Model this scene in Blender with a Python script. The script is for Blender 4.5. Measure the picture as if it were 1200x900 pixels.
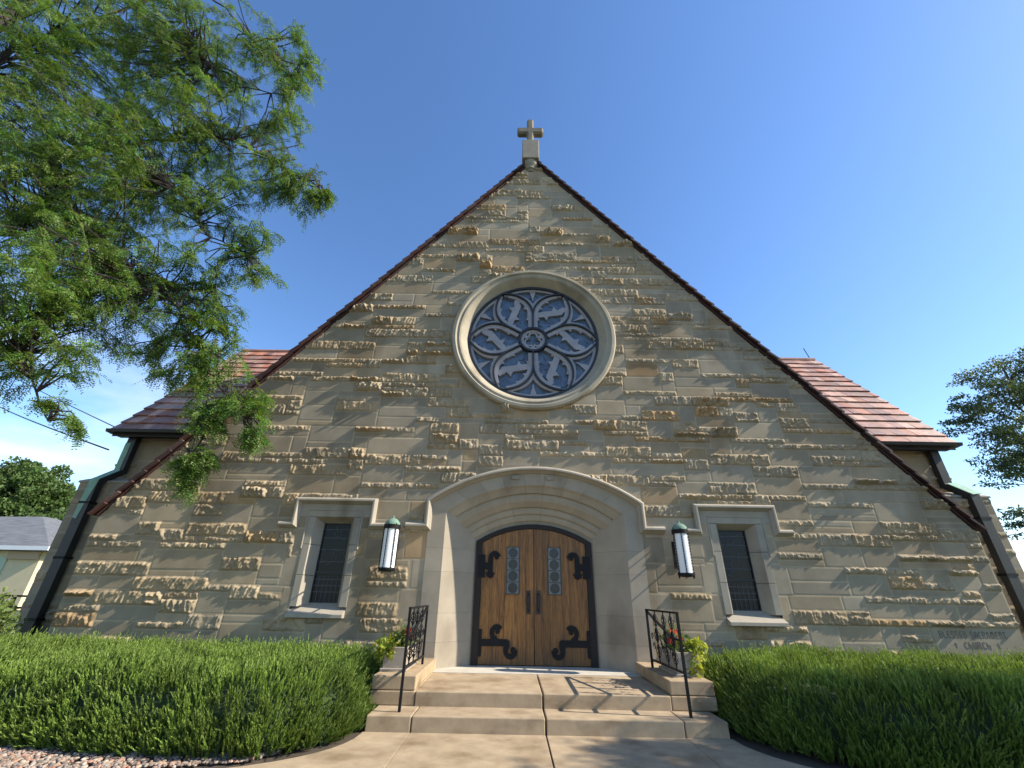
import bpy, math, random
import numpy as np
from mathutils import Vector, Matrix
R = math.radians
for o in list(bpy.data.objects): bpy.data.objects.remove(o)
scene = bpy.context.scene
COL = scene.collection
# ------------------------------------------------------------------ camera
cd = bpy.data.cameras.new('camera'); cam = bpy.data.objects.new('camera', cd); COL.objects.link(cam)
right = Vector((0.99986188, -0.00254364, 0.0164238)); upv = Vector((-0.01584788, -0.44356148, 0.89610382)); fwd = Vector((-0.0050056, 0.89624034, 0.44354053))
M = Matrix(((right.x, upv.x, -fwd.x, -.417), (right.y, upv.y, -fwd.y, -8.0), (right.z, upv.z, -fwd.z, 1.415), (0, 0, 0, 1)))
cam.matrix_world = M
cd.sensor_width = 36; cd.lens = 492.7 / 1200 * 36; cd.clip_start = .05; cd.clip_end = 2000
scene.camera = cam
# ------------------------------------------------------------------ light
SUN = Vector((1, -.125, .72)).normalized()      # direction towards the sun
sl = bpy.data.lights.new('sun', 'SUN'); so = bpy.data.objects.new('sun', sl); COL.objects.link(so)
sl.energy = 5.0; sl.angle = R(.5); sl.color = (1, .92, .80)
so.rotation_euler = (-SUN).to_track_quat('-Z', 'Y').to_euler(); so.location = (20, -10, 20)
w = bpy.data.worlds.new('World'); scene.world = w; w.use_nodes = True
nt = w.node_tree; nt.nodes.clear()
def N(t, kind, **kw):
    n = t.nodes.new(kind)
    for k, v in kw.items():
        if k in n.inputs: n.inputs[k].default_value = v
        else: setattr(n, k, v)
    return n
wo = N(nt, 'ShaderNodeOutputWorld'); bg = N(nt, 'ShaderNodeBackground'); bg.inputs['Strength'].default_value = .145
sky = N(nt, 'ShaderNodeTexSky'); sky.sky_type = 'NISHITA'; sky.sun_disc = False
sky.sun_elevation = math.asin(SUN.z); sky.sun_rotation = math.atan2(SUN.x, SUN.y)
sky.altitude = 300; sky.air_density = 1.1; sky.dust_density = .3; sky.ozone_density = 3.0
# thin clouds low in the west
tc = N(nt, 'ShaderNodeTexCoord'); mp = N(nt, 'ShaderNodeMapping'); mp.inputs['Scale'].default_value = (1.0, 1.0, 3.2)
nz = N(nt, 'ShaderNodeTexNoise'); nz.inputs['Scale'].default_value = 2.3; nz.inputs['Detail'].default_value = 7; nz.inputs['Roughness'].default_value = .55
rp = N(nt, 'ShaderNodeValToRGB'); rp.color_ramp.elements[0].position = .42; rp.color_ramp.elements[1].position = .66
sx = N(nt, 'ShaderNodeSeparateXYZ')
hz = N(nt, 'ShaderNodeMapRange'); hz.inputs['From Min'].default_value = .46; hz.inputs['From Max'].default_value = .16
wx = N(nt, 'ShaderNodeMapRange'); wx.inputs['From Min'].default_value = -.35; wx.inputs['From Max'].default_value = -.75
m1 = N(nt, 'ShaderNodeMath', operation='MULTIPLY'); m2 = N(nt, 'ShaderNodeMath', operation='MULTIPLY')
mx = N(nt, 'ShaderNodeMix', data_type='RGBA'); mx.inputs['B'].default_value = (5.2, 5.6, 6.3, 1)
L = nt.links.new
L(tc.outputs['Generated'], mp.inputs['Vector']); L(mp.outputs[0], nz.inputs['Vector']); L(nz.outputs['Fac'], rp.inputs[0])
L(tc.outputs['Generated'], sx.inputs[0]); L(sx.outputs['Z'], hz.inputs['Value']); L(sx.outputs['X'], wx.inputs['Value'])
L(hz.outputs[0], m1.inputs[0]); L(wx.outputs[0], m1.inputs[1]); L(m1.outputs[0], m2.inputs[0]); L(rp.outputs[0], m2.inputs[1])
hs = N(nt, 'ShaderNodeHueSaturation'); hs.inputs['Saturation'].default_value = 1.14; hs.inputs['Hue'].default_value = .505; L(sky.outputs[0], hs.inputs['Color']); L(hs.outputs[0], mx.inputs['A']); L(m2.outputs[0], mx.inputs['Factor']); L(mx.outputs['Result'], bg.inputs['Color']); L(bg.outputs[0], wo.inputs[0])
scene.view_settings.view_transform = 'Standard'; scene.view_settings.look = 'None'; scene.view_settings.gamma = 1
scene.view_settings.exposure = 0.85; scene.view_settings.use_curve_mapping = False
scene.render.engine = 'CYCLES'

# ------------------------------------------------------------------ object helpers
def link(name, me, mat=None, parent=None, loc=None):
    o = bpy.data.objects.new(name, me); COL.objects.link(o)
    if mat: me.materials.append(mat)
    if parent: o.parent = parent
    if loc: o.location = loc
    return o
def tag(o, label=None, cat=None, group=None, kind=None):
    if label: o['label'] = label
    if cat: o['category'] = cat
    if group: o['group'] = group
    if kind: o['kind'] = kind
    return o
def empty(name, loc=(0, 0, 0), parent=None):
    o = bpy.data.objects.new(name, None); COL.objects.link(o); o.location = loc; o.empty_display_size = .3
    if parent: o.parent = parent
    return o
def np_mesh(name, V, F, col=None, smooth=False):
    """V (n,3); F (m,k) int array of equal-size faces; col (n,3) base colour factor"""
    me = bpy.data.meshes.new(name); V = np.asarray(V, np.float32); F = np.asarray(F, np.int32)
    m, k = F.shape
    me.vertices.add(len(V)); me.vertices.foreach_set('co', V.ravel())
    me.loops.add(m * k); me.loops.foreach_set('vertex_index', F.ravel())
    me.polygons.add(m); me.polygons.foreach_set('loop_start', np.arange(0, m * k, k, dtype=np.int32))
    try: me.polygons.foreach_set('loop_total', np.full(m, k, np.int32))
    except Exception: pass
    me.update(calc_edges=True)
    if col is not None:
        a = me.color_attributes.new('tint', 'FLOAT_COLOR', 'POINT')
        c = np.ones((len(V), 4), np.float32); c[:, :3] = col; a.data.foreach_set('color', c.ravel())
    if smooth: me.polygons.foreach_set('use_smooth', np.ones(m, bool))
    me.validate()
    return me
class MB:
    def __init__(s): s.v = []; s.f = []; s.c = []
    def add(s, vs, fs, col=(1, 1, 1)):
        b = len(s.v); s.v += [tuple(p) for p in vs]; s.f += [tuple(i + b for i in f) for f in fs]; s.c += [col] * len(vs)
    def box(s, x0, x1, y0, y1, z0, z1, col=(1, 1, 1), xf=None):
        vs = [(x, y, z) for z in (z0, z1) for y in (y0, y1) for x in (x0, x1)]
        if xf: vs = [xf(Vector(p)) for p in vs]
        s.add(vs, [(0, 2, 3, 1), (4, 5, 7, 6), (0, 1, 5, 4), (2, 6, 7, 3), (0, 4, 6, 2), (1, 3, 7, 5)], col)
    def prism(s, poly, y0, y1, col=(1, 1, 1)):
        """poly in xz, extruded along y"""
        n = len(poly); vs = [(x, y0, z) for x, z in poly] + [(x, y1, z) for x, z in poly]
        s.add(vs, [tuple(range(n)), tuple(range(2 * n - 1, n - 1, -1))] + [(i, i + n, (i + 1) % n + n, (i + 1) % n) for i in range(n)], col)
    def prismz(s, poly, z0, z1, col=(1, 1, 1)):
        n = len(poly); z1s = z1 if hasattr(z1, '__len__') else [z1] * n
        vs = [(x, y, z0) for x, y in poly] + [(p[0], p[1], z) for p, z in zip(poly, z1s)]
        s.add(vs, [tuple(range(n - 1, -1, -1)), tuple(range(n, 2 * n))] + [(i, (i + 1) % n, (i + 1) % n + n, i + n) for i in range(n)], col)
    def tube(s, pts, r, n=6, col=(1, 1, 1), cap=True):
        pts = [Vector(p) for p in pts]; rs = r if hasattr(r, '__len__') else [r] * len(pts)
        b = len(s.v); up = None; vs = []
        for i, p in enumerate(pts):
            d = (pts[min(i + 1, len(pts) - 1)] - pts[max(i - 1, 0)])
            if d.length < 1e-9: d = Vector((0, 0, 1))
            d.normalize()
            if up is None: up = d.orthogonal().normalized()
            up = (up - d * up.dot(d)); up = up.normalized() if up.length > 1e-6 else d.orthogonal().normalized()
            q = d.cross(up)
            vs += [p + (up * math.cos(2 * math.pi * (k + .5) / n) + q * math.sin(2 * math.pi * (k + .5) / n)) * rs[i] for k in range(n)]
        fs = [(i * n + k, i * n + (k + 1) % n, (i + 1) * n + (k + 1) % n, (i + 1) * n + k) for i in range(len(pts) - 1) for k in range(n)]
        if cap: fs += [tuple(range(n - 1, -1, -1)), tuple(range((len(pts) - 1) * n, len(pts) * n))]
        s.add(vs, fs, col)
    def bar(s, p0, p1, w, d=None, col=(1, 1, 1)):
        """square bar; w across, d other side"""
        d = d or w; p0 = Vector(p0); p1 = Vector(p1); a = (p1 - p0).normalized()
        u = a.cross(Vector((1, 0, 0))); u = u.normalized() if u.length > .1 else a.cross(Vector((0, 0, 1))).normalized()
        v = a.cross(u)
        vs = [p + u * i * d / 2 + v * j * w / 2 for p in (p0, p1) for i, j in ((-1, -1), (1, -1), (1, 1), (-1, 1))]
        s.add(vs, [(0, 1, 2, 3), (7, 6, 5, 4)] + [(i, i + 4, (i + 1) % 4 + 4, (i + 1) % 4) for i in range(4)], col)
    def lathe(s, prof, c, axis='z', n=32, col=(1, 1, 1)):
        vs = []
        for k in range(n):
            a = 2 * math.pi * k / n
            for r, h in prof:
                if axis == 'z': vs.append((c[0] + r * math.cos(a), c[1] + r * math.sin(a), c[2] + h))
                else: vs.append((c[0] + r * math.cos(a), c[1] + h, c[2] + r * math.sin(a)))
        m = len(prof)
        fs = [(k * m + j, ((k + 1) % n) * m + j, ((k + 1) % n) * m + j + 1, k * m + j + 1) for k in range(n) for j in range(m - 1)]
        s.add(vs, fs, col)
    def ribbon(s, pts, width, y0, y1, closed=False, col=(1, 1, 1)):
        """band of given width following pts in xz, between y0 and y1"""
        P = [Vector((p[0], 0, p[1])) for p in pts]; n = len(P); vs = []
        ws = width if hasattr(width, '__len__') else [width] * n
        for i in range(n):
            a = P[(i + 1) % n] - P[i] if (closed or i < n - 1) else P[i] - P[i - 1]
            b = P[i] - P[i - 1] if (closed or i > 0) else a
            a.normalize(); b.normalize(); t = (a + b); t = t.normalized() if t.length > .05 else a
            nn = Vector((-t.z, 0, t.x)); k = 1 / max(.45, nn.dot(Vector((-a.z, 0, a.x))))
            o = nn * ws[i] / 2 * k
            for q, y in ((P[i] + o, y0), (P[i] - o, y0), (P[i] - o, y1), (P[i] + o, y1)): vs.append((q.x, y, q.z))
        m = n if closed else n - 1
        fs = [(i * 4 + k, ((i + 1) % n) * 4 + k, ((i + 1) % n) * 4 + (k + 1) % 4, i * 4 + (k + 1) % 4) for i in range(m) for k in range(4)]
        if not closed: fs += [(0, 1, 2, 3), (n * 4 - 1, n * 4 - 2, n * 4 - 3, n * 4 - 4)]
        s.add(vs, fs, col)
    def sweep(s, pts, prof, col=(1, 1, 1)):
        """prof: list of (offset along left normal, y) closed section swept along pts in xz with mitred corners"""
        P = [Vector((p[0], 0, p[1])) for p in pts]; n = len(P); vs = []; m = len(prof)
        for i in range(n):
            a = (P[i + 1] - P[i]) if i < n - 1 else P[i] - P[i - 1]; b = P[i] - P[i - 1] if i > 0 else a
            a.normalize(); b.normalize(); t = (a + b).normalized(); nn = Vector((-t.z, 0, t.x)); k = 1 / max(.4, nn.dot(Vector((-a.z, 0, a.x))))
            for of, y in prof:
                q = P[i] + nn * of * k; vs.append((q.x, y, q.z))
        fs = [(i * m + k, (i + 1) * m + k, (i + 1) * m + (k + 1) % m, i * m + (k + 1) % m) for i in range(n - 1) for k in range(m)]
        fs += [tuple(range(m)), tuple(range(n * m - 1, (n - 1) * m - 1, -1))]
        s.add(vs, fs, col)
    def build(s, name, mat, parent=None, smooth=False, bevel=0, loc=None, seg=2):
        me = bpy.data.meshes.new(name); me.from_pydata(s.v, [], s.f); me.update()
        a = me.color_attributes.new('tint', 'FLOAT_COLOR', 'POINT')
        c = np.ones((len(s.v), 4), np.float32); c[:, :3] = np.array(s.c); a.data.foreach_set('color', c.ravel())
        import bmesh
        bm = bmesh.new(); bm.from_mesh(me); bmesh.ops.recalc_face_normals(bm, faces=bm.faces); bm.to_mesh(me); bm.free()
        if smooth: me.polygons.foreach_set('use_smooth', np.ones(len(me.polygons), bool))
        o = link(name, me, mat, parent, loc)
        if bevel:
            b = o.modifiers.new('bevel', 'BEVEL'); b.width = bevel; b.segments = seg; b.limit_method = 'ANGLE'; b.angle_limit = R(40)
        return o

# ------------------------------------------------------------------ materials
def mat(name, base, rough=.8, var=.0, scale=4, bump=0, bscale=60, metal=0, tint=False, streak=0, dark=None, spec=.5, detail=6, stretch=(1, 1, 1), coat=0):
    m = bpy.data.materials.new(name); m.use_nodes = True; t = m.node_tree; b = t.nodes['Principled BSDF']
    b.inputs['Roughness'].default_value = rough; b.inputs['Metallic'].default_value = metal
    b.inputs['Specular IOR Level'].default_value = spec
    if coat: b.inputs['Coat Weight'].default_value = coat; b.inputs['Coat Roughness'].default_value = .1
    co = N(t, 'ShaderNodeTexCoord'); mp = N(t, 'ShaderNodeMapping'); mp.inputs['Scale'].default_value = stretch
    t.links.new(co.outputs['Object'], mp.inputs['Vector'])
    cur = N(t, 'ShaderNodeRGB'); cur.outputs[0].default_value = (*base, 1); out = cur.outputs[0]
    def mul(a, bsock, fac=1.0):
        x = N(t, 'ShaderNodeMix', data_type='RGBA', blend_type='MULTIPLY'); x.inputs['Factor'].default_value = fac
        t.links.new(a, x.inputs['A']); t.links.new(bsock, x.inputs['B']); return x.outputs['Result']
    if var:
        n = N(t, 'ShaderNodeTexNoise'); n.inputs['Scale'].default_value = scale; n.inputs['Detail'].default_value = detail; n.inputs['Roughness'].default_value = .62
        t.links.new(mp.outputs[0], n.inputs['Vector'])
        r = N(t, 'ShaderNodeMapRange'); r.inputs['From Min'].default_value = .3; r.inputs['From Max'].default_value = .7
        r.inputs['To Min'].default_value = 1 - var; r.inputs['To Max'].default_value = 1 + var
        t.links.new(n.outputs['Fac'], r.inputs['Value'])
        cb = N(t, 'ShaderNodeCombineColor')
        for k in range(3): t.links.new(r.outputs[0], cb.inputs[k])
        out = mul(out, cb.outputs[0])
    if tint:
        a = N(t, 'ShaderNodeAttribute'); a.attribute_name = 'tint'; out = mul(out, a.outputs['Color'])
    if dark:   # stains with a shape of their own
        col, sc, lo, hi, st = dark
        mp2 = N(t, 'ShaderNodeMapping'); mp2.inputs['Scale'].default_value = st; t.links.new(co.outputs['Object'], mp2.inputs['Vector'])
        n = N(t, 'ShaderNodeTexNoise'); n.inputs['Scale'].default_value = sc; n.inputs['Detail'].default_value = 5; t.links.new(mp2.outputs[0], n.inputs['Vector'])
        r = N(t, 'ShaderNodeMapRange'); r.inputs['From Min'].default_value = lo; r.inputs['From Max'].default_value = hi; t.links.new(n.outputs['Fac'], r.inputs['Value'])
        x = N(t, 'ShaderNodeMix', data_type='RGBA', blend_type='MULTIPLY'); t.links.new(r.outputs[0], x.inputs['Factor']); t.links.new(out, x.inputs['A']); x.inputs['B'].default_value = (*col, 1); out = x.outputs['Result']
    t.links.new(out, b.inputs['Base Color'])
    if bump:
        n = N(t, 'ShaderNodeTexNoise'); n.inputs['Scale'].default_value = bscale; n.inputs['Detail'].default_value = 4; t.links.new(mp.outputs[0], n.inputs['Vector'])
        bp = N(t, 'ShaderNodeBump'); bp.inputs['Strength'].default_value = bump; bp.inputs['Distance'].default_value = .01
        t.links.new(n.outputs['Fac'], bp.inputs['Height']); t.links.new(bp.outputs[0], b.inputs['Normal'])
    return m
def leafmat(name, base, trans=.35, var=.25, scale=1.5, rough=.5):
    m = bpy.data.materials.new(name); m.use_nodes = True; t = m.node_tree; t.nodes.clear()
    o = N(t, 'ShaderNodeOutputMaterial'); p = N(t, 'ShaderNodeBsdfPrincipled'); p.inputs['Roughness'].default_value = rough; p.inputs['Specular IOR Level'].default_value = .35
    tr = N(t, 'ShaderNodeBsdfTranslucent'); ms = N(t, 'ShaderNodeMixShader'); ms.inputs[0].default_value = trans
    a = N(t, 'ShaderNodeAttribute'); a.attribute_name = 'tint'
    rgb = N(t, 'ShaderNodeRGB'); rgb.outputs[0].default_value = (*base, 1)
    x = N(t, 'ShaderNodeMix', data_type='RGBA', blend_type='MULTIPLY'); x.inputs['Factor'].default_value = 1
    t.links.new(rgb.outputs[0], x.inputs['A']); t.links.new(a.outputs['Color'], x.inputs['B'])
    h = N(t, 'ShaderNodeMix', data_type='RGBA', blend_type='MULTIPLY'); h.inputs['Factor'].default_value = 1; h.inputs['B'].default_value = (1.35, 1.25, .6, 1)
    t.links.new(x.outputs['Result'], h.inputs['A'])
    t.links.new(x.outputs['Result'], p.inputs['Base Color']); t.links.new(h.outputs['Result'], tr.inputs['Color'])
    t.links.new(p.outputs[0], ms.inputs[1]); t.links.new(tr.outputs[0], ms.inputs[2]); t.links.new(ms.outputs[0], o.inputs[0])
    return m
MS = dict(
 ashlar=mat('ashlar_stone', (.345, .287, .203), .92, .17, 2.2, .12, 45, tint=True, dark=((.62, .58, .52), .9, .54, .72, (1, 1, .45)), spec=.2),
 dressed=mat('dressed_limestone', (.34, .30, .235), .85, .10, 3, .12, 60, tint=True, dark=((.6, .58, .55), 1.6, .55, .75, (1, 1, .4)), spec=.25),
 ring=mat('ring_limestone', (.37, .325, .24), .85, .12, 3, .12, 50, tint=True, dark=((.55, .53, .5), 1.2, .52, .7, (1, 1, .6)), spec=.25),
 crossm=mat('cross_stone', (.20, .175, .135), .9, .15, 4, .2, 40, dark=((.5, .48, .45), 2, .5, .7, (1, 1, .4)), spec=.2),
 tile=mat('clay_tile', (.36, .185, .13), .55, .3, 9, .2, 40, tint=True, dark=((.55, .5, .5), 1.4, .5, .7, (1, 1, 1)), spec=.4),
 wood=None, iron=mat('wrought_iron', (.008, .008, .009), .6, .1, 20, .2, 80, spec=.25),
 copper=mat('dark_copper', (.022, .023, .021), .5, .3, 3, 0, 10, spec=.5),
 verdi=mat('verdigris', (.15, .235, .175), .8, .25, 5, .1, 50, spec=.3),
 conc=mat('concrete', (.38, .29, .186), .93, .17, 5.5, .45, 160, detail=10, dark=((.60, .55, .5), 2.3, .5, .74, (1, 1, 2.0)), spec=.2, tint=True),
 conc2=mat('threshold_stone', (.50, .46, .38), .9, .12, 3, .15, 90, spec=.2),
 soil=mat('soil', (.06, .045, .03), .95, .3, 5, .3, 20),
 glassd=mat('window_glass', (.010, .012, .016), .2, 0, 4, .06, 3, spec=.22),
 lead=mat('lead_came', (.12, .13, .15), .6, 0),
 leadd=mat('dark_steel_frame', (.018, .018, .022), .5, 0),
 white=mat('opal_glass', (.85, .85, .82), .45, .03, 3, 0, 10, spec=.5),
 planter=mat('cast_planter', (.34, .29, .23), .9, .12, 6, .2, 60),
 bark=mat('bark', (.045, .035, .03), .9, .3, 8, .5, 30),
 leaf=leafmat('locust_leaf', (.105, .195, .04), .42),
 leafR=leafmat('far_locust_leaf', (.075, .115, .05), .35),
 leafB=leafmat('background_leaf', (.075, .13, .035), .3),
 leafH=leafmat('juniper_leaf', (.11, .195, .04), .3, rough=.6),
 leafS=leafmat('shrub_leaf', (.14, .20, .05), .35),
 petal=leafmat('red_petal', (.6, .03, .015), .25),
)
def woodmat(name, c1, c2):
    m = bpy.data.materials.new(name); m.use_nodes = True; t = m.node_tree; b = t.nodes['Principled BSDF']
    co = N(t, 'ShaderNodeTexCoord'); at = N(t, 'ShaderNodeAttribute'); at.attribute_name = 'tint'
    mp = N(t, 'ShaderNodeMapping'); mp.inputs['Scale'].default_value = (14, 6, .9)
    ad = N(t, 'ShaderNodeVectorMath', operation='MULTIPLY_ADD'); ad.inputs[1].default_value = (1, 1, 1)
    sc = N(t, 'ShaderNodeVectorMath', operation='SCALE'); sc.inputs['Scale'].default_value = 37
    t.links.new(at.outputs['Color'], sc.inputs[0]); t.links.new(co.outputs['Object'], mp.inputs[0]); t.links.new(mp.outputs[0], ad.inputs[0]); t.links.new(sc.outputs[0], ad.inputs[2])
    n = N(t, 'ShaderNodeTexNoise'); n.inputs['Scale'].default_value = 1.6; n.inputs['Detail'].default_value = 8; n.inputs['Roughness'].default_value = .7; n.inputs['Distortion'].default_value = .8
    t.links.new(ad.outputs[0], n.inputs['Vector'])
    wv = N(t, 'ShaderNodeTexNoise'); wv.inputs['Scale'].default_value = 9; wv.inputs['Detail'].default_value = 2
    t.links.new(ad.outputs[0], wv.inputs['Vector'])
    mxx = N(t, 'ShaderNodeMath', operation='MULTIPLY_ADD'); mxx.inputs[1].default_value = .45; t.links.new(wv.outputs['Fac'], mxx.inputs[0]); t.links.new(n.outputs['Fac'], mxx.inputs[2])
    r = N(t, 'ShaderNodeValToRGB'); r.color_ramp.elements[0].position = .52; r.color_ramp.elements[1].position = .9
    r.color_ramp.elements[0].color = (*c2, 1); r.color_ramp.elements[1].color = (*c1, 1); t.links.new(mxx.outputs[0], r.inputs[0])
    x = N(t, 'ShaderNodeMix', data_type='RGBA', blend_type='MULTIPLY'); x.inputs['Factor'].default_value = 1
    t.links.new(r.outputs[0], x.inputs['A']); t.links.new(at.outputs['Color'], x.inputs['B'])
    # weathered foot of the door
    s = N(t, 'ShaderNodeSeparateXYZ'); t.links.new(co.outputs['Object'], s.inputs[0])
    n2 = N(t, 'ShaderNodeTexNoise'); n2.inputs['Scale'].default_value = 3; t.links.new(co.outputs['Object'], n2.inputs['Vector'])
    q = N(t, 'ShaderNodeMath', operation='MULTIPLY_ADD'); q.inputs[1].default_value = .8; t.links.new(n2.outputs['Fac'], q.inputs[0]); t.links.new(s.outputs['Z'], q.inputs[2])
    mr = N(t, 'ShaderNodeMapRange'); mr.inputs['From Min'].default_value = .72; mr.inputs['From Max'].default_value = 1.15; mr.inputs['To Min'].default_value = .45; mr.inputs['To Max'].default_value = 0
    t.links.new(q.outputs[0], mr.inputs['Value'])
    y = N(t, 'ShaderNodeMix', data_type='RGBA', blend_type='MIX'); t.links.new(mr.outputs[0], y.inputs['Factor']); t.links.new(x.outputs['Result'], y.inputs['A']); y.inputs['B'].default_value = (.05, .03, .015, 1)
    t.links.new(y.outputs['Result'], b.inputs['Base Color']); b.inputs['Roughness'].default_value = .5
    bp = N(t, 'ShaderNodeBump'); bp.inputs['Strength'].default_value = .3; bp.inputs['Distance'].default_value = .004; t.links.new(mxx.outputs[0], bp.inputs['Height']); t.links.new(bp.outputs[0], b.inputs['Normal'])
    return m
MS['crossb'] = mat('finial_stone', (.27, .24, .185), .9, .12, 5, .15, 50, spec=.2)
MS['wood'] = woodmat('oak_door', (.43, .195, .04), (.065, .024, .006))
MS['woodd'] = mat('dark_door_frame', (.014, .008, .005), .7, .2, 10)
def bluemat():
    m = mat('blue_leaded_glass', (.085, .12, .175), .3, .35, 7, .08, 9, spec=.55); t = m.node_tree
    return m
MS['blue'] = bluemat()
MS['trac'] = mat('tracery_grey', (.33, .305, .30), .3, .15, 4, .0, 40, spec=.4)

# ------------------------------------------------------------------ numpy noise
def vnoise(x, y, seed=0):
    rs = np.random.RandomState(seed); T = rs.rand(256, 256)
    xi = np.floor(x).astype(int); yi = np.floor(y).astype(int); fx = x - xi; fy = y - yi
    fx = fx * fx * (3 - 2 * fx); fy = fy * fy * (3 - 2 * fy)
    a = T[xi % 256, yi % 256]; b = T[(xi + 1) % 256, yi % 256]; c = T[xi % 256, (yi + 1) % 256]; d = T[(xi + 1) % 256, (yi + 1) % 256]
    return (a * (1 - fx) + b * fx) * (1 - fy) + (c * (1 - fx) + d * fx) * fy

# ------------------------------------------------------------------ masonry: one wall = one mesh, every stone modelled
PAL = [(1, 1, 1), (1.03, 1.0, .95), (.95, .96, .96), (.99, .95, .88), (1.06, 1.04, 1.0), (.92, .915, .91), (.96, .97, .98), (1.02, .95, .86)]
def masonry(name, u0, u1, v0, v1, maskf, to3, seed, step=.0135, rough_p=.5, fixed=(), parent=None, mu=.1, mv=.112, amp=1.0, back=.25):
    rng = random.Random(seed); nu = int(math.ceil((u1 - u0) / mu)); nv = int(math.ceil((v1 - v0) / mv))
    grid = [[0] * nu for _ in range(nv)]; stones = []
    for (a, b, c, d) in fixed:
        stones.append((a, b, c, d, False))
        for j in range(nv):
            for i in range(nu):
                uc = u0 + (i + .5) * mu; vc = v0 + (j + .5) * mv
                if a < uc < b and c < vc < d: grid[j][i] = 1
    rp = np.random.RandomState(seed).rand(400)
    for j in range(nv):
        i = 0; lastrough = False
        while i < nu:
            if grid[j][i]: i += 1; continue
            run = 0
            while i + run < nu and not grid[j][i + run]: run += 1
            below = j > 0 and grid[j - 1][i] == 2
            pr_ = rough_p * (1.25 if lastrough else .85) * (.55 if below else 1.3)
            rough = rng.random() < pr_
            if rough: h = rng.choice([1, 1, 1, 2, 2, 2]); wdt = rng.choice([4, 5, 6, 7, 8, 9, 11, 13])
            else: h = rng.choice([1, 1, 2, 2, 2, 3, 3]); wdt = rng.choice([5, 6, 7, 8, 9, 10, 12, 14])
            wdt = min(wdt, run)
            if run - wdt in (1, 2): wdt = run if run < 9 else run - 3
            h = min(h, nv - j)
            if wdt <= 2: rough = rng.random() < .7; h = min(h, 2)
            for jj in range(j, j + h):
                if any(grid[jj][i + k] for k in range(wdt)): h = jj - j; break
            for jj in range(j, j + h):
                for k in range(wdt): grid[jj][i + k] = 2 if rough else 1
            ju = rng.uniform(-.03, .03)
            stones.append((u0 + i * mu, u0 + (i + wdt) * mu, v0 + j * mv, v0 + (j + h) * mv, rough)); lastrough = rough; i += wdt
    U = np.arange(u0, u1 + step, step); Vv = np.arange(v0, v1 + step, step)
    nU, nV = len(U), len(Vv); D = np.zeros((nV, nU)); C = np.ones((nV, nU, 3)); gu, gv = np.meshgrid(U, Vv)
    rr = np.random.RandomState(seed + 5)
    ju_ = vnoise(gu * 22, gv * 6, seed + 1); n1 = vnoise(gu * 34 + gv * 9, gv * 11, seed + 2); n2 = vnoise(gu * 55, gv * 45, seed + 3); n0 = vnoise(gu * 5, gv * 7, seed + 4); n3 = vnoise(gu * 13, gv * 16, seed + 9)
    rid = 1 - np.abs(2 * n1 - 1)
    for (a, b, c, d, rough) in stones:
        i0 = max(0, int(round((a - u0) / step))); i1 = min(nU, int(round((b - u0) / step))); j0 = max(0, int(round((c - v0) / step))); j1 = min(nV, int(round((d - v0) / step)))
        if i1 <= i0 or j1 <= j0: continue
        s = (slice(j0, j1), slice(i0, i1)); u = gu[s]; v = gv[s]
        wob = .010 * (n3[s] - .5) * 2 if rough else 0
        e = np.minimum(np.minimum(u - a, b - u - step), np.minimum(v - c, d - v - step)) + wob
        col = np.array(PAL[rr.randint(len(PAL))]) * rr.uniform(.86, 1.09)
        if rr.rand() < .05: col = col * np.array([1.0, .86, .70])
        C[s] = col
        if rough:
            big = rr.rand() < .13; hh = (d - c)
            A = (rr.uniform(.06, .11) if big else rr.uniform(.022, .042)) * amp
            prof = np.clip((e - .012 * vnoise(u * 30, v * 30, seed + 31)) / (.014 if not big else .04), 0, 1) ** .5
            # split face: sharp flutes running down from the top arris, broken by flat facets
            sh_ = rr.uniform(-.5, .5); q1 = vnoise((u + sh_ * v) * 30 + a * 31, v * 5 + c * 17, seed + 21); q2 = vnoise((u + sh_ * v) * 62 + a * 7, v * 14, seed + 22)
            st_ = np.floor(q1 * 5) / 5 * .6 + q1 * .4
            body = .52 + .60 * (st_ - .45) + .30 * (q2 - .5) + .28 * (n0[s] - .4) + .22 * (n3[s] - .5) + .20 * (n2[s] - .5) + .16 * (rr.rand(*u.shape) - .5)
            facet = np.clip((vnoise(u * 8 + a * 5, v * 12 + c * 3, seed + 23) - .22) * 7, 0, 1); body = body * (.30 + .70 * facet)
            vv_ = (v - c) / hh; body = body * (.8 + .3 * np.clip(vv_ * 1.3, 0, 1))
            D[s] = A * prof * np.clip(body, .04, 1.2) * 1.55 + .003
            C[s] *= np.array([1.07, 1.02, .95]); C[s] *= (.86 + .28 * n2[s])[..., None]
        else:
            tx, tz = rr.normal(0, .0022, 2); D[s] = tx * (u - (a + b) / 2) + tz * (v - (c + d) / 2) + rr.uniform(0, .0035)
            jm = (e < step * .55); D[s][jm] -= .0035
            if rr.rand() < .35:   # weather stain that fades down the stone
                C[s] *= (1 - rr.uniform(.08, .25) * vnoise(u * 3 + a, v * 2.2, seed + 11))[..., None]
        jm = (e < step * .55)[..., None]
        C[s] = np.where(jm, C[s] * .45 + np.array([.95, .92, .85]) * (.76 if not rough else .42), C[s])
    keep = maskf(gu, gv)
    q = keep[:-1, :-1] & keep[1:, :-1] & keep[:-1, 1:] & keep[1:, 1:]
    idx = np.arange(nU * nV).reshape(nV, nU)
    F = np.stack([idx[:-1, :-1][q], idx[:-1, 1:][q], idx[1:, 1:][q], idx[1:, :-1][q]], 1)
    used = np.zeros(nU * nV, bool); used[F.ravel()] = True; remap = np.cumsum(used) - 1
    P = to3(gu.ravel()[used], gv.ravel()[used], D.ravel()[used])
    return link(name, np_mesh(name, P, remap[F], C.reshape(-1, 3)[used]), MS['ashlar'], parent)

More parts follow.
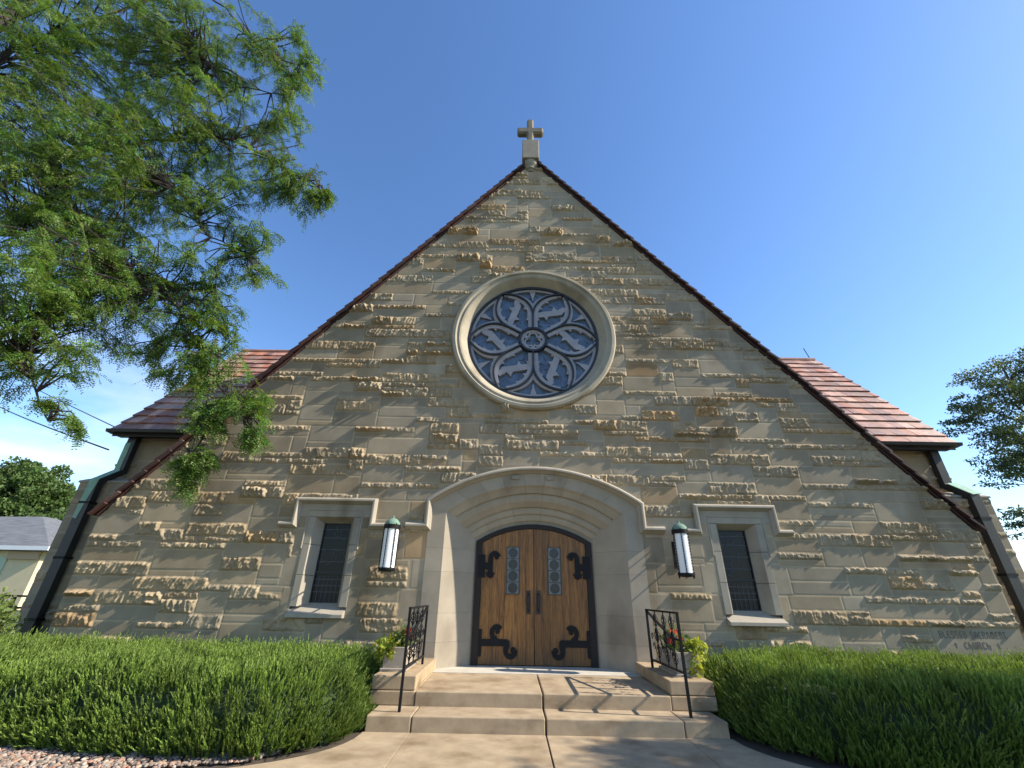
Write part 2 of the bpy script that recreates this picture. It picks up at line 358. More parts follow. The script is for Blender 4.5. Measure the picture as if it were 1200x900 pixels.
# =================================================================== SETTING
g = MB(); g.add([(-300, -300, -.03), (300, -300, -.03), (300, 300, -.03), (-300, 300, -.03)], [(0, 1, 2, 3)])
tag(g.build('ground', mat('lawn_ground', (.06, .08, .03), .95, .3, 2, .3, 15)), kind='structure')
g = MB(); g.add([(-14, -5.2, -.012), (14, -5.2, -.012), (14, .6, -.012), (-14, .6, -.012)], [(0, 1, 2, 3)])
tag(g.build('soil_bed', MS['soil']), kind='structure')
# path flaring towards the street
fl = [(2.08, -2.08)]
for k in range(13):
    a = R(90 * k / 12); fl.append((2.08 + 2.2 * (1 - math.cos(a)), -2.2 - 2.1 * math.sin(a) ** 1.0 * .75 - .3 * (k / 12)))
pth = MB()
def slab(pl, z0=-.1, z1=0, col=(1, 1, 1)): pth.prismz(pl, z0, z1, col)
R_edge = [(2.06, -2.102)] + [(2.06 + 1.9 * (1 - math.cos(R(7.5 * k))), -2.15 - 1.35 * math.sin(R(7.5 * k))) for k in range(13)]
L_edge = [(-2.04, -2.102)] + [(-2.04 - 1.75 * (1 - math.cos(R(7.5 * k))), -2.2 - 1.2 * math.sin(R(7.5 * k))) for k in range(13)]
slab([(-1.512, -2.102)] + [(-1.512, -5.2)] + [(L_edge[-1][0], -5.2)] + L_edge[::-1])
slab([(-1.508, -2.102), (-1.508, -5.2), (-.008, -5.2), (-.008, -2.102)], col=(.97, .97, .96))
slab([(.008, -2.102), (.008, -5.2), (1.545, -5.2), (1.545, -2.102)], col=(1.02, 1.01, 1.0))
slab([(1.549, -2.102), (1.549, -5.2), (R_edge[-1][0], -5.2)] + R_edge[::-1][0:] )
tag(pth.build('path', MS['conc'], bevel=.004), kind='structure')
sw = MB()
for i in range(-8, 9): sw.box(i * 2.0 - .996, i * 2.0 + .996, -7.4, -5.21, -.1, 0, (1, 1, 1))
tag(sw.build('sidewalk', MS['conc'], bevel=.006), kind='structure')
rd = MB(); rd.add([(-300, -24, -.02), (300, -24, -.02), (300, -12, -.02), (-300, -12, -.02)], [(0, 1, 2, 3)])
tag(rd.build('road', mat('asphalt', (.05, .05, .052), .9, .15, 3, .2, 50)), kind='structure')

# entrance steps
steps = empty('entrance_steps', (0, -1, 0)); tag(steps, 'two broad tan concrete steps with stepped side blocks leading up to the wooden doors', 'steps')
def child(mb, name, m, par, **k):
    o = mb.build(name, m, par, **k); o.matrix_parent_inverse = par.matrix_world.inverted() if par.parent is None and par.type == 'EMPTY' else Matrix(); return o
def pchild(mb, name, m, par, **k):
    """child whose mesh is in world coordinates of an un-rotated parent chain"""
    o = mb.build(name, m, par, **k); p = par; off = Vector((0, 0, 0))
    while p: off += p.location; p = p.parent
    o.location = -off; return o
s = MB()
for x0, x1, c in ((-2.02, -1.515, 1.0), (-1.505, -.009, .99), (.009, 1.545, 1.02), (1.555, 2.04, .97)): s.box(x0, x1, -2.1, -1.2, -.1, .147, (c, c, c))
pchild(s, 'lower_step', MS['conc'], steps, bevel=.012)
s = MB()
for x0, x1, c in ((-1.575, -.009, 1.0), (.009, 1.575, 1.01)): s.box(x0, x1, -1.65, -.285, .10, .296, (c, c, c))
pchild(s, 'landing', MS['conc'], steps, bevel=.012)
s = MB(); s.box(-1.63, 1.63, -.28, .6, .1, .301); pchild(s, 'threshold', MS['conc2'], steps, bevel=.004)
for sg in (-1, 1):
    a, b = sorted((sg * 1.583, sg * 2.14)); s = MB()
    s.box(a, b, -1.645, -.02, .149, .296, (.95, .94, .92)); s.box(a + .004, b - .006, -1.635, -.02, .302, .452, (1.02, 1, .97))
    pchild(s, 'side_block', MS['conc'], steps, bevel=.012)

# =================================================================== CHURCH
church = empty('church', (0, 0, 0)); tag(church, 'broad gabled limestone church front with a round window and arched wooden doors', 'church')
AP, SL, HW = 12.50, 1.243, 8.0     # apex z, slope, half width
HR = (1.95 ** 2 + .62 ** 2) / (2 * .62)
def arcz(x, a, zs, za):
    h = za - zs; r = (a * a + h * h) / (2 * h); return za - r + np.sqrt(np.maximum(r * r - np.asarray(x) ** 2, 0))
def facade_mask(u, v):
    k = (np.abs(u) <= HW) & (v <= AP - SL * np.abs(u) - .02)
    k &= ~((u ** 2 + (v - 6.59) ** 2) < 1.70 ** 2)
    k &= ~((np.abs(u) < 1.915) & (v < arcz(u, 1.95, 2.88, 3.49)))
    for sx_ in (-1, 1): k &= ~((np.abs(u - sx_ * 3.655) < .465) & (v > 1.0) & (v < 2.75))
    return k
fixed = [(6.5, 8.0, .448, 1.008), (-1.99, -1.9, 0, 2.8), (1.9, 1.99, 0, 2.8)]
for sx_ in (-1, 1):
    c = sx_ * 3.655
    for k, (za, zb) in enumerate(((1.05, 1.45), (1.45, 1.95), (1.95, 2.40), (2.4, 2.85))):
        e = .1 if k % 2 else 0
        if k == 3: fixed += [(c - .7, c + .7, za, 2.93)]
        else: fixed += [(c - .68 - e, c - .45, za, zb), (c + .45, c + .68 + e, za, zb)]
# alternating quoins beside the portal
for k in range(5):
    e = .25 if k % 2 else .42
    fixed += [(-1.9 - e, -1.85, .0 + k * .48, .48 + k * .48), (1.85, 1.9 + e, .0 + k * .48, .48 + k * .48)]
masonry('front_wall', -8, 8, 0, 12.5, facade_mask, lambda u, v, d: np.stack([u, -d, v], 1), 11, fixed=fixed, parent=church, rough_p=.51)
# return walls of the nave and its back
b = MB(); b.box(-7.99, -7.7, .02, 22, 0, 2.5); b.box(7.7, 7.99, .02, 22, 0, 2.5)
b.prism([(-7.99, 0), (7.99, 0), (7.99, 2.5), (0, 12.4), (-7.99, 2.5)], 21.7, 22)
b.build('nave_wall', MS['dressed'], church)
# verge stones / roof: overlapping courses of clay tile
def tile_slope(mb, p0, along, down, length, courses, expo, rnd, tilew=.27, thick=.028, ends=None):
    """p0 ridge corner; along unit vec of eave; down unit vec down the slope"""
    nrm = along.cross(down).normalized()
    if nrm.z < 0: nrm = -nrm
    for c in range(courses):
        x = -rnd.random() * tilew * .5
        while x < length:
            w_ = tilew * rnd.uniform(.85, 1.15); a = max(0, x); bb = min(length, x + w_ - .004); x += w_
            if bb - a < .02: continue
            t = rnd.uniform(.72, 1.3); tc_ = rnd.choice([(1, 1, 1), (1.25, 1.45, 1.5), (.75, .8, .95), (1.1, .9, .75), (1.0, 1.25, 1.35), (.9, .95, 1.0)])
            lift = .035 + rnd.uniform(0, .012); d0 = c * expo; d1 = (c + 1) * expo + .03
            vs = []
            for dd, lf in ((d0, .0), (d1, lift)):
                for aa in (a, bb):
                    for th in (0, thick):
                        vs.append(p0 + along * aa + down * dd + nrm * (lf + th))
            mb.add(vs, [(0, 1, 3, 2), (4, 6, 7, 5), (0, 4, 5, 1), (2, 3, 7, 6), (1, 5, 7, 3), (0, 2, 6, 4)], tuple(t * q for q in tc_))
rn = random.Random(5); ang = math.atan(SL); cs, sn = math.cos(ang), math.sin(ang)
roof = MB()
for sg in (-1, 1):
    nrm = Vector((sg * sn, 0, cs)); p0 = Vector((0, -.10, AP + .03)) + nrm * .02
    slen = (HW + .04) / cs; ncr = round(slen / .26)
    tile_slope(roof, p0, Vector((0, 1, 0)), Vector((sg * cs, 0, -sn)), 1.2, ncr, slen / ncr, rn, .30, .04)
    # the rest of the slope, seen at most from far aside: broad tiles
    tile_slope(roof, p0 + Vector((0, 1.2, 0)), Vector((0, 1, 0)), Vector((sg * cs, 0, -sn)), 21, ncr, slen / ncr, rn, .9)
rf = roof.build('roof', mat('dark_clay_tile', (.075, .040, .036), .75, .22, 6, .2, 40, tint=True, spec=.3), church)
b = MB()
b.prism([(0, AP + .02), (8.0, AP + .02 - SL * 8.0), (8.0, AP - .02 - SL * 8.0), (0, AP - .02), (-8.0, AP - .02 - SL * 8.0), (-8.0, AP + .02 - SL * 8.0)], -.045, .2, (.7, .55, .5))
b.build('verge_board', mat('verge_tile', (.07, .03, .025), .8, .2, 6, .1, 30, tint=True), church, bevel=.004)
b = MB(); b.tube([(0, -.1, AP + .10), (0, 22, AP + .10)], .09, 8); b.build('ridge_cap', MS['tile'], rf)
b = MB()
for sg in (-1, 1): b.prism([(sg * .3, AP - .45), (sg * 7.9, 2.60), (sg * 7.9, 2.50), (sg * .3, AP - .6)], .2, 21.9)
b.build('roof_deck', MS['woodd'], rf)

# transept wings
rn = random.Random(8)
for sg in (-1, 1):
    XE = 9.36
    # upper wall, ledge, lower pier
    fxU = lambda u, v, d, sg=sg: np.stack([sg * u, 1.33 - d, v], 1)
    fxL = lambda u, v, d, sg=sg: np.stack([sg * u, 1.0 - d, v], 1)
    ww = empty('wing', (0, 0, 0), church) if False else church
    o1 = masonry('wing_wall', 6.2, 9.34, 3.45, 4.85, lambda u, v: u > -1, fxU, 20 + sg, fixed=[(6.2, 8.9, 3.45, 3.95), (6.2, 9.0, 3.95, 4.4), (6.2, 8.8, 4.4, 4.9)], parent=church, step=.02, rough_p=.6, amp=.8)
    lb = MB(); lb.prism([(sg * 7.2, 3.36), (sg * 9.68, 3.36), (sg * 9.68, 3.40), (sg * 7.2, 3.40)], .98, 1.36)
    lb.v = [(x, y, z + (.16 if (y > 1.2 and z > 3.38) else 0)) for x, y, z in lb.v]; lb.build('wall_ledge', MS['dressed'], o1, bevel=.01)
    masonry('buttress', 7.4, 9.64, 0, 3.4, lambda u, v: u > -1, fxL, 30 + sg, parent=church, step=.02, rough_p=.62 if sg > 0 else .3, amp=.9)
    # gabled end walls
    e = MB(); xx = sg * 9.34; x2 = sg * 9.0
    pts = [(1.33, 3.4), (6.7, 3.4), (6.7, 4.75), (4.0, 8.2), (1.33, 4.9)]
    n = len(pts); e.add([(xx, y, z) for y, z in pts] + [(x2, y, z) for y, z in pts], [tuple(range(n)), tuple(range(2 * n - 1, n - 1, -1))] + [(i, i + n, (i + 1) % n + n, (i + 1) % n) for i in range(n)])
    a_, b_ = sorted((sg * 9.64, sg * 9.2)); e.box(a_, b_, 1.0, 7.0, 0, 3.38)
    a_, b_ = sorted((sg * 9.3, sg * 7.0)); e.box(a_, b_, 6.5, 6.7, 0, 4.75)
    e.build('end_wall', MS['dressed'], church)
    # roof slopes facing front and back
    t = MB(); dn = Vector((0, -1, -1.266)).normalized(); slen = 4.92
    X0 = 3.1
    tile_slope(t, Vector((sg * X0, 4.0, 8.36)) if sg > 0 else Vector((-9.46, 4.0, 8.36)), Vector((1, 0, 0)), dn, 9.46 - X0, 15, slen / 15, rn, .24, .03)
    dn2 = Vector((0, 1, -1.266)).normalized()
    tile_slope(t, Vector((sg * X0, 4.0, 8.36)) if sg > 0 else Vector((-9.46, 4.0, 8.36)), Vector((1, 0, 0)), dn2, 9.46 - X0, 15, slen / 15, rn, .9, .03)
    wr = t.build('wing_roof', MS['tile'], church)
    d = MB(); a_, b_ = sorted((sg * X0, sg * 9.42)); poly = [(4.0, 8.33), (.99, 4.52), (.99, 4.40), (1.35, 4.75), (4.0, 8.1), (6.65, 4.75), (7.01, 4.4), (7.01, 4.52)]
    n = len(poly); d.add([(a_, y, z) for y, z in poly] + [(b_, y, z) for y, z in poly], [tuple(range(n)), tuple(range(2 * n - 1, n - 1, -1))] + [(i, i + n, (i + 1) % n + n, (i + 1) % n) for i in range(n)])
    d.build('roof_deck', MS['woodd'], wr)
    c = MB(); c.tube([(a_, 4.0, 8.41), (b_, 4.0, 8.41)], .07, 8); c.build('ridge_cap', MS['tile'], wr)
    if sg > 0: c = MB(); c.tube([(9.3, 4.0, 8.45), (9.2, 4.0, 8.85)], .012, 5); c.build('lightning_rod', MS['iron'], wr)
    # gutter
    gt = MB(); prof = [(.0, .03), (-.10, .035), (-.12, .10), (-.105, .10), (-.09, .05), (.0, .045)]
    a_, b_ = sorted((sg * 6.6, sg * 9.50)); vs = [(x, .98 + py, 4.44 + pz) for x in (a_, b_) for py, pz in prof]
    m_ = len(prof); gt.add(vs, [tuple(range(m_)), tuple(range(2 * m_ - 1, m_ - 1, -1))] + [(i, (i + 1) % m_, (i + 1) % m_ + m_, i + m_) for i in range(m_)])
    gt.box(a_, b_, .985, 1.30, 4.465, 4.49)
    gu_ = gt.build('gutter', MS['copper'], church)
    # downspout: from gutter, down the upper wall, over the ledge, down the pier
    dp = MB(); xs = sg * 9.18; xt = sg * 9.08
    def seg(p, q, w=.19, dth=.13): dp.bar(p, q, w, dth)
    seg((xt, 1.21, 4.45), (xt, 1.21, 3.62)); seg((xt, 1.21, 3.66), (xs, .87, 3.36)); seg((xs, .88, 3.40), (xs, .88, .05), .2, .14)
    dpo = dp.build('downspout', MS['copper'], church, bevel=.006)
    for z in (2.9, 1.85, .8):
        bk = MB(); i_ = xs - sg * .26
        bk.prismz([(xs - .112, .803), (xs + .112, .803), (xs + .112, .985), (xs - .112, .985)], z, z + .045); bk.build('pipe_bracket', MS['iron'], dpo)
    vg = MB(); n_ = 26
    if sg < 0:   # verdigris on the upper length, its sunlit patch put in as brighter colour
        vg.box(xt - .10, xt + .02, 1.139, 1.142, 3.66, 4.3); vg.bar((xt - .0, 1.138, 3.68), (xs, .803, 3.385), .14, .005)
        vg.add([(xs - .095, .806, 3.40), (xs + .10, .806, 3.40), (xs + .02, .806, 2.95), (xs - .02, .806, 2.6), (xs - .095, .806, 2.62)], [(0, 1, 2, 3, 4)])
        vg.add([(xs - .095, .807, 3.40), (xs + .10, .807, 3.40), (xs + .02, .807, 2.95), (xs - .02, .807, 2.6), (xs - .095, .807, 2.62)], [(4, 3, 2, 1, 0)])
    else: vg.bar((xt + .05, 1.138, 3.70), (xs + .05, .803, 3.40), .24, .012)
    vg.build('copper_flashing', mat('sunlit_verdigris', (.26, .42, .32), .8, .25, 5, .1, 50, spec=.3), dpo)

# cross on the gable
fb = MB(); cx = -.05
fb.box(cx - .24, cx + .24, -.20, .28, 12.42, 13.22)
fb.v = [(x, y, z) for x, y, z in fb.v]
fbo = fb.build('finial_base', MS['crossb'], church, bevel=.02)
k_ = MB(); k_.lathe([(0, -.34), (.10, -.33), (.12, -.28), (.16, -.26), (.17, -.20), (.22, -.12), (.23, -.002), (0, -.002)], (cx, 0.06, 12.42), 'z', 24); k_.build('corbel', MS['crossb'], fbo, smooth=False)
cr = MB()
cr.prism([(cx - .10, 13.22), (cx - .10, 13.72), (cx - .39, 13.72), (cx - .39, 13.98), (cx - .10, 13.98), (cx - .10, 14.38), (cx + .10, 14.38), (cx + .10, 13.98), (cx + .39, 13.98), (cx + .39, 13.72), (cx + .10, 13.72), (cx + .10, 13.22)], -.09, .11)
cr.build('cross', MS['crossm'], fbo, bevel=.045, seg=1)

# rose window
RC = (0, 0, 6.59)
rg = MB(); NR = 96
rg.lathe([(1.68, .06), (1.83, .02), (1.83, -.07), (1.80, -.115), (1.74, -.12), (1.71, -.075), (1.68, -.07), (1.655, -.085), (1.62, -.065), (1.60, -.035), (1.50, .11), (1.475, .15), (1.47, .30), (1.72, .30)], RC, 'y', NR)
rw = rg.build('rose_window', MS['ring'], church, smooth=False)
jt = MB()
for k in range(16):
    a = 2 * math.pi * (k + .35) / 16; ca, sa = math.cos(a), math.sin(a)
    for r0, r1, ya, yb in ((1.745, 1.825, -.123, -.11), ):
        jt.add([(r0 * ca - .003 * sa, ya, 6.59 + r0 * sa + .003 * ca), (r1 * ca - .003 * sa, ya + .0, 6.59 + r1 * sa + .003 * ca), (r1 * ca + .003 * sa, ya, 6.59 + r1 * sa - .003 * ca), (r0 * ca + .003 * sa, ya, 6.59 + r0 * sa - .003 * ca)], [(0, 1, 2, 3)])
# glass
gl = MB(); n = 72; gl.add([(0, .24, 6.59)] + [(1.49 * math.cos(2 * math.pi * k / n), .24, 6.59 + 1.49 * math.sin(2 * math.pi * k / n)) for k in range(n)], [(0, 1 + (k + 1) % n, 1 + k) for k in range(n)])
gl.build('stained_glass', MS['blue'], rw)
def rot(p, a): c, s_ = math.cos(a), math.sin(a); return (p[0] * c - p[1] * s_, 6.59 + p[0] * s_ + p[1] * c)
RG = 1.475
def petal_half(side, inset=0.0, n=22):
    pts = []
    for i in range(n + 1):
        r = .21 + (1.0 - .21) * i / n
        if r < .40: ph = R(30)
        else: ph = R(30) * (1 - ((r - .40) / .60) ** 2.2)
        x = r * math.cos(ph) * RG; y = r * math.sin(ph) * RG * side
        pts.append((x, y))
    return pts
fr = MB(); tr = MB(); ld = MB()
circ = lambda r, n=64, c=(0, 0): [(c[0] + r * math.cos(2 * math.pi * k / n), c[1] + r * math.sin(2 * math.pi * k / n)) for k in range(n)]
fr.ribbon([rot(p, 0) for p in circ(RG - .015, 96)], .05, .12, .22, True); fr.ribbon([rot(p, 0) for p in circ(.30, 48)], .045, .115, .22, True)
tr.ribbon([rot(p, 0) for p in circ(.245, 48)], .07, .17, .235, True)
for k in range(3):
    a = R(90 + 120 * k); c = (.10 * math.cos(a), .10 * math.sin(a)); tr.ribbon([rot(p, 0) for p in circ(.10, 20, c)][:] if False else [rot((c[0] * 1.05 + .095 * math.cos(a + R(-140 + 14 * j)), c[1] * 1.05 + .095 * math.sin(a + R(-140 + 14 * j))), 0) for j in range(21)], .035, .18, .235)
    a2 = R(30 + 120 * k); tr.ribbon([rot((r_ * math.cos(a2), r_ * math.sin(a2)), 0) for r_ in (.10, .22)], [.02, .12], .18, .235)
rsn = random.Random(3)
for k in range(6):
    A = R(60 * k)
    U_ = petal_half(1); D_ = petal_half(-1)
    fr.ribbon([rot(p, A) for p in U_], .036, .11, .22); fr.ribbon([rot(p, A) for p in D_], .036, .112, .222)
    # stone-grey inner border of the petal
    inn = [(p[0] + .012, p[1] - .055) for p in U_[1:-2]] ; inn2 = [(p[0] + .012, p[1] + .055) for p in D_[1:-2]]
    tr.ribbon([rot(p, A) for p in inn], .11, .16, .235); tr.ribbon([rot(p, A) for p in inn2], .11, .161, .236)
    # swirling bar with cusps across the petal
    S = []
    for j in range(13):
        t_ = j / 12; S.append((.55 + .62 * t_ - .10 * math.sin(t_ * math.pi * 2) * .4, .30 - .60 * t_ + .09 * math.sin(t_ * 2 * math.pi)))
    S = [(x, y * (.95 if x < 1.0 else .72)) for x, y in S]
    tr.ribbon([rot(p, A) for p in S], [.10 + .05 * math.sin(math.pi * j / 12) for j in range(13)], .17, .234)
    for (px, py, dx, dy) in ((.78, .10, -.13, -.10), (.93, -.06, .13, .10)):
        tr.ribbon([rot(p, A) for p in ((px, py), (px + dx * .6, py + dy * .6), (px + dx, py + dy))], [.24, .07, .012], .172, .234)
    for path_c, sg_ in ((inn, -1), (inn2, 1)):
        for ii in (5, 11, 15):
            p = path_c[ii]; tr.ribbon([rot(q_, A) for q_ in ((p[0], p[1]), (p[0], p[1] + sg_ * .035), (p[0], p[1] + sg_ * .055), (p[0], p[1] + sg_ * .08), (p[0] + .003, p[1] + sg_ * .115))], [.34, .19, .11, .05, .012], .174, .234)
    # spandrel between petals
    B = A + R(30); sp = []
    for p in [p for p in U_ if math.hypot(*p) > .50 * RG]:
        q = (p[0] * math.cos(-R(30)) - p[1] * math.sin(-R(30)), p[0] * math.sin(-R(30)) + p[1] * math.cos(-R(30))); sp.append(q)
    lo = [(x, y + .045) for x, y in sp]; hi = [(x, -y - .045) for x, y in sp]
    tr.ribbon([rot(p, B) for p in lo], .10, .165, .235); tr.ribbon([rot(p, B) for p in hi], .10, .166, .236)
    tr.ribbon([rot(((RG - .06) * math.cos(R(t_)), (RG - .06) * math.sin(R(t_))), B) for t_ in range(-27, 28, 3)], .07, .167, .237)
    for q in ():
        cxx, cyy = 1.17, q * .25
        tr.ribbon([rot((cxx + .12 * math.cos(R(t_)), cyy + .12 * math.sin(R(t_))), B) for t_ in range(-160 if q > 0 else -80, 100 if q > 0 else 170, 20)], .03, .185, .235)
    tr.ribbon([rot((.92 + .11 * math.cos(R(t_)), .11 * math.sin(R(t_))), B) for t_ in range(60, 301, 20)], .03, .186, .235)
    tr.ribbon([rot((1.40, 0), B), rot((1.22, 0), B), rot((1.12, 0), B)], [.16, .05, .015], .187, .235)
    # lead lines
    for j in range(16):
        r_ = rsn.uniform(.42, 1.40); th = rsn.uniform(-.5, .5); x, y = r_ * math.cos(th), r_ * math.sin(th); dd = rsn.uniform(0, math.pi); l_ = rsn.uniform(.05, .10)
        ld.ribbon([rot((x - l_ * math.cos(dd), y - l_ * math.sin(dd)), A), rot((x + .03 * math.sin(dd), y), A), rot((x + l_ * math.cos(dd), y + l_ * math.sin(dd)), A)], .007, .222, .238)
fr.build('petal_frame', MS['leadd'], rw); tr.build('tracery', MS['trac'], rw); ld.build('lead_came', MS['lead'], rw)

# small windows
for sg in (-1, 1):
    c = sg * 3.66; wn = MB()
    x0, x1, z0, z1 = c - .36, c + .36, 1.14, 2.60      # reveal opening at the face
    g0, g1, h0, h1 = c - .25, c + .25, 1.20, 2.51       # glass
    yF = -.008; X0, X1, Z1 = c - .66, c + .66, 2.86
    def quadblock(p, col=(1, 1, 1)): wn.prism(p, yF, .3, col)
    for (za, zb, cc) in ((1.14, 1.62, .97), (1.626, 2.12, 1.03), (2.126, 2.597, .98)):
        for (xo, xi, gi) in ((X0 + .18, x0, g0), (X1 - .18, x1, g1)):
            wn.prismz([(xo, yF), (xi, yF), (gi, .2), (gi, .3), (xo, .3)], za, zb, (cc, cc, cc))
    # lintel with splayed soffit
    vs = [(X0, yF, 2.6), (X1, yF, 2.6), (X1, yF, Z1), (X0, yF, Z1), (x0, yF, 2.6), (x1, yF, 2.6), (g0, .2, 2.51), (g1, .2, 2.51), (X0, .3, Z1), (X1, .3, Z1), (g0, .3, 2.51), (g1, .3, 2.51), (X0, .3, 2.6), (X1, .3, 2.6)]
    wn.add(vs, [(0, 4, 5, 1, 2, 3), (4, 6, 7, 5), (6, 10, 11, 7), (3, 2, 9, 8)], (1.02, 1.02, 1.02))
    # slim raised moulding round the head
    wn.sweep([(c - .50, 2.05), (c - .50, 2.72), (c + .50, 2.72), (c + .50, 2.05)], [(-.012, yF - .012), (.012, yF - .012), (.018, yF + .01), (-.018, yF + .01)], (1, 1, 1))
    wo_ = wn.build('window', MS['dressed'], church, bevel=.004)
    sl_ = MB(); sl_.v = []
    e_ = .475
    sl_.add([(c - e_, -.115, 1.035), (c + e_, -.115, 1.035), (c + e_, .25, 1.215), (c - e_, .25, 1.215), (c - e_, -.115, .98), (c + e_, -.115, .98), (c + e_, .25, .98), (c - e_, .25, .98)], [(0, 1, 2, 3), (4, 7, 6, 5), (0, 4, 5, 1), (1, 5, 6, 2), (3, 2, 6, 7), (0, 3, 7, 4)])
    sl_.build('sill', MS['dressed'], wo_, bevel=.006)
    q = MB(); q.box(g0 - .01, g1 + .01, .235, .25, h0 - .02, h1 + .02); q.build('glass', MS['glassd'], wo_)
    q = MB()
    for z in (1.36, 1.46, 1.56, 1.85, 2.05, 2.25, 2.40): q.box(g0, g1, .222, .236, z, z + .007)
    for x in (-.16, -.08, 0, .08, .16): q.box(c + x, c + x + .005, .223, .237, h0, 1.62)
    rs2 = random.Random(30 + sg)
    for j in range(22):
        x = c + rs2.uniform(-.2, .2); z = rs2.uniform(1.72, 2.45); a = rs2.uniform(0, math.pi); l_ = rs2.uniform(.03, .09)
        q.ribbon([(x - l_ * math.cos(a) * .7, z - l_ * math.sin(a)), (x + .015, z), (x + l_ * math.cos(a) * .7, z + l_ * math.sin(a))], .005, .224, .238)
    q.build('lead_came', MS['lead'], wo_)
    q = MB(); q.box(g0, g1, .20, .237, 1.655, 1.69); q.ribbon([(g0 + .006, h0), (g0 + .006, h1), (g1 - .006, h1), (g1 - .006, h0)], .02, .205, .239, True); q.build('window_frame', MS['leadd'], wo_)
    hm = MB(); X0h, X1h = c - .70, c + .70
    prof = [(.05, .02), (.05, -.075), (.02, -.115), (-.012, -.115), (-.03, -.07), (-.055, -.03), (-.06, .02)]
    hm.sweep([(X0h - .27, 2.45), (X0h, 2.45), (X0h, 2.88), (X1h, 2.88), (X1h, 2.45), (X1h + .27, 2.45)], prof)
    hm.build('hood_mould', MS['dressed'], wo_, bevel=.004)

# portal
PF = [(0, 0), (.04, .0), (.07, .03), (.25, .03), (.27, .10), (.33, .11), (.35, .02), (.40, .0), (.60, .04), (.62, .115), (.67, .12), (.69, .03), (.74, .02), (.76, .09), (.80, .095), (.82, .02), (.88, .0), (.90, .05), (.94, .05), (1.0, 0)]
prof = [(1.935, 2.875, 3.485, .3), (1.935, 2.875, 3.485, -.014), (1.63, 2.735, 3.25, -.014)]
for f_, o_ in PF:
    prof.append((1.63 + (1.06 - 1.63) * f_, 2.735 + (2.255 - 2.735) * f_ + o_ * .8, 3.25 + (2.57 - 3.25) * f_ + o_, -.014 + .474 * f_))
prof.append((1.06, 2.255, 2.57, .60))
po = MB(); NV = 9
for v in range(NV):
    t0 = -1 + 2 * v / NV + .0010; t1 = -1 + 2 * (v + 1) / NV - .0010; ns = 6; vs = []; cc = random.Random(v).uniform(.93, 1.05)
    for i in range(ns + 1):
        t = t0 + (t1 - t0) * i / ns
        for (a, zs, za, y) in prof: vs.append((a * t, y, float(arcz(a * t, a, zs, za))))
    m_ = len(prof); fs = [(i * m_ + k, (i + 1) * m_ + k, (i + 1) * m_ + k + 1, i * m_ + k + 1) for i in range(ns) for k in range(m_ - 1)]
    fs += [tuple(range(m_)), tuple(range((ns + 1) * m_ - 1, ns * m_ - 1, -1))]
    po.add(vs, fs, (cc, cc, cc * .99))
def jamb(z0, z1, top=None, sg=1, cc=1):
    P = [(sg * 1.935, -.0125), (sg * 1.63, -.0125), (sg * 1.0605, .462), (sg * 1.06, .60), (sg * 1.935, .60)]
    po.prismz(P, z0, z1 if top is None else [2.875, 2.735 + .05, 2.255 + .12, 2.255 + .12, 2.875], (cc, cc, cc))
for sg in (-1, 1):
    zz = [.05, .66, 1.08, 1.72, 2.1]
    for a_, b_ in zip(zz[:-1], zz[1:]): jamb(a_, b_ - .002, None, sg, random.Random(int(a_ * 100) + sg).uniform(.9, 1.05))
    jamb(2.1, 0, 1, sg, .98)
portal = po.build('door_surround', mat('portal_limestone', (.35, .30, .225), .85, .10, 2.5, .12, 60, tint=True, dark=((.62, .58, .56), 1.3, .54, .75, (1, 1, .5)), spec=.25), church)
hm = MB(); path_ = [(-2.33, 2.46), (-1.95, 2.46), (-1.95, 2.90)] + [(1.95 * t, float(arcz(1.95 * t, 1.95, 2.90, 3.52))) for t in [k / 20 for k in range(-19, 20)]] + [(1.95, 2.90), (1.95, 2.46), (2.33, 2.46)]
hm.sweep(path_, [(.055, .02), (.055, -.10), (.02, -.145), (-.012, -.145), (-.03, -.09), (-.06, -.045), (-.075, .02)])
hm.build('hood_mould', MS['dressed'], portal, bevel=.004)
for x in (-.36, .30): lb = MB(); lb.box(x - .07, x + .07, -.05, -.01, 3.335, 3.40); lb.build('carved_block', MS['dressed'], portal, bevel=.006)

